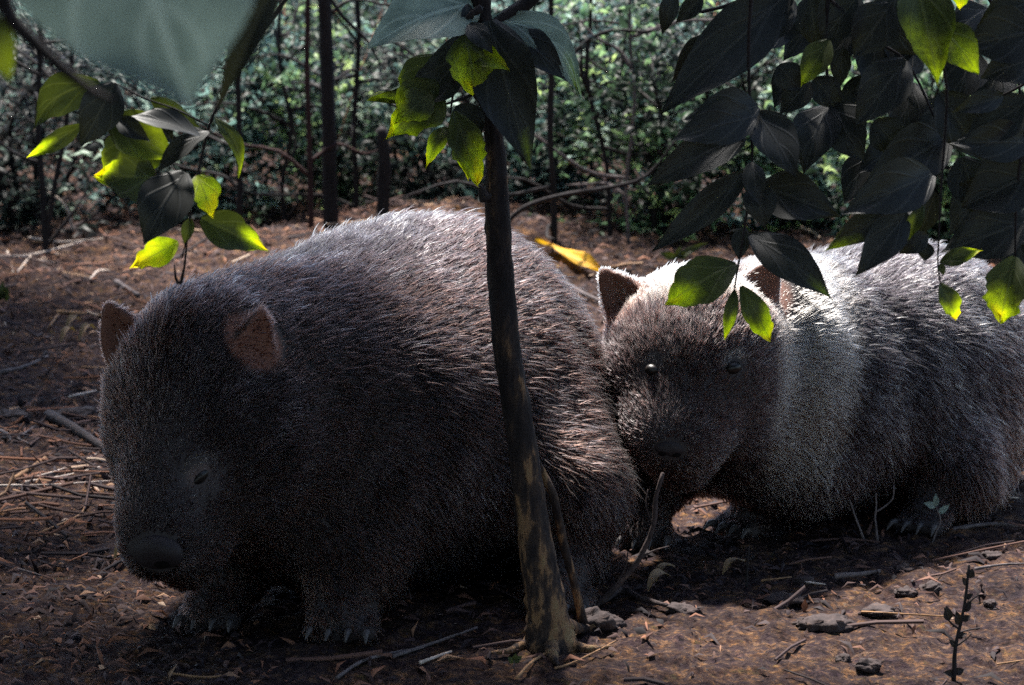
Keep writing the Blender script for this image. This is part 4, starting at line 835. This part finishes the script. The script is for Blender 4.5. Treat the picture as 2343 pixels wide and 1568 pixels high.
# ------------------------------------------------------------------ sticks, clods and fallen leaves on the ground
def stick(label, pts, w, mat='pale', name='twig', lift=0.004, cat='stick'):
    Q = np.array([G(u, v, lift+0.5*w/PXM(4)) for u, v in pts]); b = Q[0].copy()
    ws = np.linspace(1.25, 0.7, len(Q))*w
    o = MB().tube(Q, [0.5*x/PXM(q[1]) for x, q in zip(ws, Q)], 6, 0.10).build(name, M[mat], None, b); o.location = tuple(b)
    return tag(o, label, cat)
STK = [
 ('pale straight stick lying highest at the left below the bushes', [(66, 550), (138, 560), (235, 553)], 6, 'pale'),
 ('long pale bent stick rising to the right at the left edge', [(0, 592), (69, 591), (187, 560)], 6, 'pale'),
 ('short pale stick slanting down from the long bent stick', [(69, 594), (54, 612), (41, 629)], 5, 'pale'),
 ('thin pale stick nearly upright at the far left edge', [(17, 581), (31, 629)], 4, 'pale'),
 ('short pale stick flat under the long bent stick', [(76, 600), (131, 606)], 4, 'pale'),
 ('pale short crooked stick left of the front wombat\'s ear, above', [(207, 646), (225, 627), (252, 626)], 6, 'pale'),
 ('grey stub of wood just above the front wombat\'s far ear', [(266, 653), (290, 668), (318, 684)], 11, 'grey'),
 ('tan stick touching the front wombat\'s far ear', [(130, 720), (180, 724), (232, 730)], 7, 'tan'),
 ('short tan twig slanting beside the stick at the far ear', [(114, 753), (135, 724)], 5, 'tan'),
 ('dark twig lying at the left edge level with the far cheek', [(0, 861), (60, 846), (110, 823)], 8, 'grey'),
 ('pale twig pointing at the front wombat\'s far cheek', [(159, 916), (221, 902)], 6, 'pale'),
 ('thin dark twig slanting up across the mulch at the left', [(41, 1010), (90, 976), (138, 940)], 5, 'grey'),
 ('thick dark rotten branch beside the front wombat\'s face', [(112, 962), (180, 1000), (255, 1052)], 20, 'clod'),
 ('thick tan bark strip in the reed heap at the left', [(28, 1110), (60, 1090), (104, 1058)], 11, 'tan'),
 ('upper pale reed of the heap left of the front wombat\'s eye', [(69, 1104), (150, 1080), (221, 1047)], 5, 'pale'),
 ('middle pale reed of the heap left of the front wombat\'s eye', [(59, 1113), (150, 1098), (228, 1078)], 6, 'pale'),
 ('long lowest reed of the heap left of the front wombat\'s eye', [(-10, 1120), (120, 1118), (259, 1108)], 5, 'pale'),
 ('short reed stub below the reed heap', [(31, 1130), (104, 1151)], 5, 'tan'),
 ('tan crooked twig left of the front wombat\'s muzzle', [(90, 1230), (140, 1208), (183, 1187), (194, 1168)], 5, 'tan'),
 ('grey twig at the left edge above the reed heap', [(0, 992), (66, 1023)], 5, 'grey'),
 ('pale stick behind the left hanging branch at the foot of the bushes', [(353, 529), (422, 533)], 7, 'pale'),
 ('tan forked stick lying against the foot of the sapling', [(1182, 1563), (1221, 1523), (1297, 1480)], 7, 'tan'),
 ('thin grey tan stick right of the sapling foot', [(1270, 1540), (1324, 1521), (1408, 1477)], 5, 'tan'),
 ('long grey stick along the bottom left of the sapling foot', [(900, 1514), (1000, 1480), (1091, 1448)], 8, 'grey'),
 ('short pale wood splinter at the bottom left of the sapling foot', [(961, 1528), (1033, 1503)], 8, 'pale'),
 ('crooked grey stick running off the bottom edge', [(771, 1563), (826, 1526), (890, 1508), (968, 1494)], 8, 'grey'),
 ('curved tan twig at the bottom edge under the front wombat\'s head', [(390, 1551), (470, 1561), (531, 1551), (556, 1532)], 5, 'tan'),
 ('dark root curling out right of the sapling\'s side stem', [(1375, 1392), (1423, 1366), (1462, 1384), (1525, 1402)], 16, 'clod'),
 ('thick dark log end at the right edge behind the rear wombat', [(2205, 1158), (2250, 1156), (2298, 1157)], 30, 'clod'),
 ('pale stick slanting down at the right edge behind the rear wombat', [(2254, 1076), (2300, 1088), (2350, 1104)], 8, 'pale'),
 ('short pale chip right of the log end', [(2290, 1146), (2330, 1148)], 5, 'pale'),
 ('flat grey stick on the bare soil in front of the rear wombat', [(1910, 1332), (1963, 1327), (2012, 1320)], 12, 'grey'),
 ('small pale splinter on the bare soil left of the flat grey stick', [(1833, 1340), (1887, 1347)], 5, 'pale'),
 ('thin tan twig on the bare soil pointing at the dead weed', [(1970, 1410), (2048, 1414), (2178, 1421)], 5, 'tan'),
 ('tan twig lying left on the bare soil', [(1741, 1338), (1810, 1330)], 5, 'tan'),
 ('dark twig flat on the soil at the right edge above the dead weed', [(2230, 1312), (2290, 1302), (2345, 1300)], 6, 'grey'),
 ('long dark stick in the shade at the right edge behind the rear wombat', [(2180, 1222), (2260, 1210), (2345, 1216)], 9, 'grey'),
 ('dark twig slanting across the mulch at the lower left', [(40, 1310), (110, 1330)], 4, 'grey'),
 ('tiny tan twig close under the front wombat\'s muzzle', [(265, 1282), (295, 1268)], 6, 'tan'),
 ('thin pale stalk flat at the lower right corner', [(2280, 1530), (2345, 1520)], 4, 'tan'),
 ('thin dark stick slanting on the mound between the two wombats', [(1290, 655), (1340, 682), (1400, 708)], 9, 'grey'),
]
for lb, pts, w, mt in STK: stick(lb, pts, w, mt)

def upright(label, branches, foot, mat='grey', name='dead_seedling', leaves=(), cat='seedling', leafmat='dry'):
    """thin stems that stand in the soil; branches in picture positions at the depth of the foot"""
    f = G(*foot); Y = f[1]; root = thing(name, label, cat, f)
    for pts, w in branches:
        Q = [P(u, v, Y) for u, v in pts]; MB().tube(Q, [0.5*x/PXM(Y) for x in np.linspace(w, w*.55, len(Q))], 6, 0.08).build('stem', M[mat], root, f)
    for a in leaves: add_leaf(root, f, *a, Y, leafmat)
    return root
upright('thin bare seedling stick leaning left before the rear wombat\'s belly', [([(1980, 1246), (1962, 1198), (1948, 1159), (1929, 1094)], 6)], (1980, 1244))
upright('forked bare seedling before the rear wombat\'s belly', [([(2008, 1250), (2004, 1210), (2002, 1175), (2022, 1160), (2042, 1140), (2044, 1110)], 6), ([(2002, 1178), (2004, 1155), (2003, 1128)], 5)], (2008, 1247))
upright('small leafy seedling before the rear wombat\'s hind leg', [([(2131, 1244), (2142, 1215), (2151, 1190), (2140, 1158)], 5)], (2131, 1243),
        leaves=[(2140, 1160, 2112, 1150, 14), (2142, 1158, 2140, 1128, 12), (2148, 1175, 2172, 1155, 13)], leafmat='greyleaf')
upright('tiny green sprig growing above the seedling by the rear wombat\'s flank', [([(2190, 1150), (2186, 1110), (2178, 1082)], 5)], (2190, 1180),
        leaves=[(2178, 1084, 2146, 1062, 16), (2180, 1084, 2204, 1066, 14), (2180, 1090, 2172, 1062, 12)], name='sprig', leafmat='greyleaf')
upright('dark dead weed stalk with withered clumps at the lower right', [([(2181, 1556), (2185, 1481), (2197, 1427), (2208, 1370), (2216, 1293)], 11), ([(2194, 1440), (2170, 1420), (2160, 1390)], 6), ([(2204, 1390), (2226, 1370), (2240, 1360)], 6), ([(2185, 1480), (2210, 1462), (2222, 1450)], 5)], (2181, 1553), 'darkbark', 'dead_weed', cat='weed',
        leaves=[(2170, 1420, 2164, 1385, 20), (2205, 1400, 2222, 1372, 16), (2195, 1430, 2186, 1396, 18), (2216, 1322, 2226, 1300, 18), (2208, 1370, 2226, 1358, 12), (2212, 1340, 2200, 1320, 12), (2190, 1460, 2212, 1448, 14), (2200, 1420, 2222, 1408, 14), (2182, 1540, 2208, 1532, 16), (2182, 1545, 2156, 1538, 16), (2186, 1480, 2170, 1462, 12)], leafmat='withered')
upright('thin dark twig standing under the rear wombat\'s chin', [([(1576, 1154), (1598, 1112), (1621, 1076)], 7)], (1576, 1158), 'darkbark', 'standing_twig', cat='stick')
upright('short dark stem standing in the soil below the rear wombat\'s paw', [([(1707, 1344), (1709, 1300), (1713, 1250)], 7)], (1707, 1346), 'darkbark', 'standing_twig', cat='stick')
upright('short pinkish stem right of the sapling\'s side stem', [([(1391, 1304), (1394, 1270), (1397, 1236)], 6)], (1391, 1310), 'tan', 'standing_twig', cat='stick')
upright('forked dead stick leaning from the soil between the two wombats', [([(1356, 1392), (1402, 1350), (1458, 1284), (1494, 1205), (1500, 1140), (1516, 1083)], 17), ([(1458, 1284), (1490, 1262), (1530, 1250)], 6), ([(1402, 1350), (1430, 1300), (1436, 1262)], 6), ([(1494, 1205), (1478, 1160), (1482, 1120)], 5)], (1356, 1395), 'clod', 'leaning_stick', cat='stick')
upright('pale crooked twig standing at the edge of the bushes on the left', [([(166, 534), (158, 490), (142, 462), (110, 440)], 7)], (166, 534), 'pale', 'standing_twig', cat='stick')

def clod(label, u, v, wu, hv, mat='clod', seed=0, name='soil_clod', cat='clod'):
    c = G(u, v+hv*0.35); s = 0.5*wu/PXM(c[1]); V, F = uvball((0, 0, 0), (1, 1, 1), None, 18)
    k = 1+0.26*vnoise(V, seed, 2.4)+0.17*vnoise(V, seed+1, 7)+0.10*vnoise(V, seed+2, 18)+0.05*vnoise(V, seed+3, 40); V = V*k[:, None]*np.array([s, s*.8, 0.5*hv/PXM(c[1])*1.05])+np.array([0, 0, 0.2*hv/PXM(c[1])])
    o = obj(name, mesh_np(name, V, F), M[mat]); o.location = tuple(c); return tag(o, label, cat)
for i, a in enumerate([
 ('dark crumbly clod below the flat grey stick, largest on the bare soil', 1880, 1423, 120, 44), ('small dark clod at the far end of the bare soil', 2062, 1298, 52, 20),
 ('dark clod touching the left end of the flat grey stick', 1836, 1328, 52, 26), ('low dark clod right of the flat grey stick', 2070, 1350, 50, 18),
 ('round dark clod left of the dead weed\'s top', 2132, 1342, 48, 22), ('long low clod left of the dead weed\'s middle', 2010, 1396, 80, 20),
 ('small clod near the bottom right of the bare soil', 1928, 1506, 34, 20), ('lumpy clod at the bottom beside the small clod', 1988, 1518, 56, 26),
 ('gnarled dark lump of root and soil between sapling foot and leaning stick', 1366, 1412, 92, 62), ('dark clod right of the dark root', 1560, 1392, 70, 28),
 ('dark clod half hidden by the pale twig at the left', 165, 950, 110, 40), ('flat dark clod at the left edge', 30, 950, 90, 26), ('small dark clod above the dead weed', 2270, 1270, 42, 18),
 ('tiny clod at the right of the dead weed', 2262, 1378, 30, 14), ('low mound of dark soil under the rear wombat\'s chin', 1800, 1368, 90, 22),
]): clod(*a, seed=40+3*i)
def ground_leaf(label, u0, v0, u1, v1, w, mat='dry', lift=(0.004, 0.02), arch=.3, fold=.5, yellow=0, tilt=(0, -.3, 1)):
    a, b = G(u0, v0, lift[0]), G(u1, v1, lift[1]); _seed[0] += 1
    me = leaf_mesh((0, 0, 0), b-a, w/PXM(a[1]), tilt, arch, fold, yellow, .3, .4, _seed[0]); o = obj('fallen_leaf', me, M[mat]); o.location = tuple(a)
    return tag(o, label, 'leaf')
ground_leaf('long golden yellow leaf fallen behind the rear wombat\'s ear', 1225, 573, 1395, 642, 34, 'gold', (0.02, 0.01), .02, .5, 0, (0.2, -1.0, .7))
ground_leaf('pale curled leaf lying on the soil below the rear wombat\'s paw', 1652, 1322, 1706, 1316, 20, 'dry')
for i, a in enumerate([('pale curled dry leaf on top of the dark root', 1482, 1362, 1536, 1352, 30), ('small curled dry leaf leaning on the leaf above the dark root', 1500, 1338, 1545, 1330, 22),
    ('pale crumpled leaf left of the far ear, upper', 150, 764, 190, 758, 18), ('pale curled leaf left of the far cheek, lower', 138, 790, 176, 784, 16), ('greenish curled leaf beside the crumpled leaves at the left', 180, 786, 222, 778, 16),
    ('orange brown leaf flat by the front wombat\'s muzzle', 262, 1290, 300, 1276, 18), ('curled dry leaf right of the rear wombat\'s hind foot', 2290, 1120, 2330, 1108, 20), ('dry leaf standing at the right edge behind the rear wombat', 2280, 1070, 2296, 1040, 18),
    ('pale dry leaf under the rear wombat\'s chin', 1640, 1112, 1668, 1108, 12), ('small dry leaf beside the leaf under the chin', 1600, 1092, 1628, 1088, 12)]): ground_leaf(*a, arch=.35, fold=.9)
upright('small green weed at the left edge among the mulch', [([(4, 700), (4, 672)], 4)], (4, 702), 'grey', 'weed', cat='weed', leaves=[(4, 690, 20, 655, 22), (4, 690, -18, 650, 22), (4, 690, 6, 640, 18)], leafmat='olive')
upright('tiny green seedling left of the sapling foot', [([(1175, 1530), (1176, 1512)], 4)], (1175, 1532), 'grey', 'weed', cat='weed', leaves=[(1176, 1516, 1160, 1502, 14), (1176, 1516, 1196, 1500, 14), (1176, 1514, 1180, 1492, 10)], leafmat='olive')
upright('low bright green plant behind the rear wombat\'s brow', [([(1545, 600), (1550, 585)], 4)], (1545, 604), 'grey', 'weed', cat='weed', leaves=[(1548, 590, 1505, 578, 16), (1548, 590, 1580, 578, 16), (1548, 590, 1560, 562, 14), (1548, 590, 1620, 556, 16)], leafmat='olive')

# ------------------------------------------------------------------ unseen trees added to shade the place and block sky light
def tree(label, x, y, h, cen, rad, n, size, seed, tr=0.12):
    """trunk at (x, y); the crown is centred at cen and reaches rad metres along each axis"""
    r = np.random.default_rng(seed); b = np.array([x, y, float(gz(x, y))]); root = thing('tree', label, 'tree', b); cen = np.asarray(cen, float)-b; rad = np.asarray(rad, float)
    mb = MB(); mb.tube([(0, 0, -.1), (r.normal()*.1, r.normal()*.1, h*.45), (0, 0, h)], [tr*1.2, tr, tr*.5], 10, .05)
    for k in range(9):
        s = np.array([0, 0, h*r.uniform(.6, .97)]); e = cen+r.uniform(-.8, .8, 3)*rad; mb.tube([s, (s+e)/2+[0, 0, .2], e], [tr*.35, tr*.22, tr*.06], 6)
    mb.build('trunk', M['darkbark'], root)
    nb = max(20, n//260); cc = r.uniform(-1, 1, (nb, 3)); l = np.maximum(np.linalg.norm(cc[:, :2], axis=1), 1); cc[:, :2] /= l[:, None]
    C = cen+(cc[r.integers(nb, size=n)]+r.normal(size=(n, 3))*.13)*rad
    V, F, t = flakes(C, size*(.6+.8*r.random(n)), r.random(n), .6, .5)
    obj('crown', mesh_np('crown', V, F, attrs={'tone': t}, smooth=False), M['canopy'], root)
def over(x, y, z, zc):
    """where a bough at height zc has to grow for its shade to fall on (x, y, z)"""
    k = (zc-z)/math.tan(R(SUN_EL)); return (x+k*math.sin(R(SUN_AZ)), y+k*math.cos(R(SUN_AZ)), zc)
tree('unseen tree left of the clearing, crown added to shade the front wombat', -2.6, 5.1, 3.2, over(-.46, 3.18, 0, 3.05), (.44, .31, .25), 2900, .085, 906, .06)  # crown position worked out from where its shade should land
tree('unseen small tree left of the clearing, bough added to shade the soil', -2.4, 4.4, 3.2, over(.20, 3.06, 0, 3.0), (.34, .15, .15), 700, .085, 911, .05)
tree('unseen tree right of the clearing, crown added to shade the drooping branches', 2.1, 4.6, 3.2, over(.44, 3.1, .72, 2.95), (.52, .30, .25), 3800, .085, 907, .06)
tree('unseen small tree at the far left, boughs added to shade the mulch', -3.0, 5.9, 3.4, over(-.66, 3.62, 0, 3.3), (.32, .38, .2), 1500, .085, 910, .06)
tree('unseen tall tree at the back, thin crown added to dapple the ground', -3.4, 8.5, 5.0, over(-.85, 4.95, 0, 4.4), (.75, .85, .4), 1100, .11, 908, .09)
tree('unseen tree behind the camera, wide crown added to block the sky', -.4, -1.6, 5.0, (-.4, -.6, 3.6), (3.0, 2.6, 1.4), 26000, .16, 901)  # put out of view to keep sky light off the animals' fronts
tree('unseen broad tree behind the camera to the right, added to block the sky', 4.6, -2.6, 6.0, (4.2, -1.6, 3.4), (2.0, 2.2, 2.0), 18000, .16, 902)
tree('unseen broad tree behind the camera to the left, added to block the sky', -4.0, .8, 6.0, (-3.4, 1.6, 3.2), (2.2, 2.8, 2.2), 26000, .16, 903)
tree('slim tree shading the left side of the clearing', -3.6, 6.2, 5.5, (-3.2, 6.2, 3.4), (1.6, 2.2, 1.8), 14000, .16, 904)
tree('slim tree shading the right side of the clearing', 4.4, 5.4, 5.5, (3.9, 5.4, 3.8), (1.8, 2.4, 1.8), 14000, .16, 905)
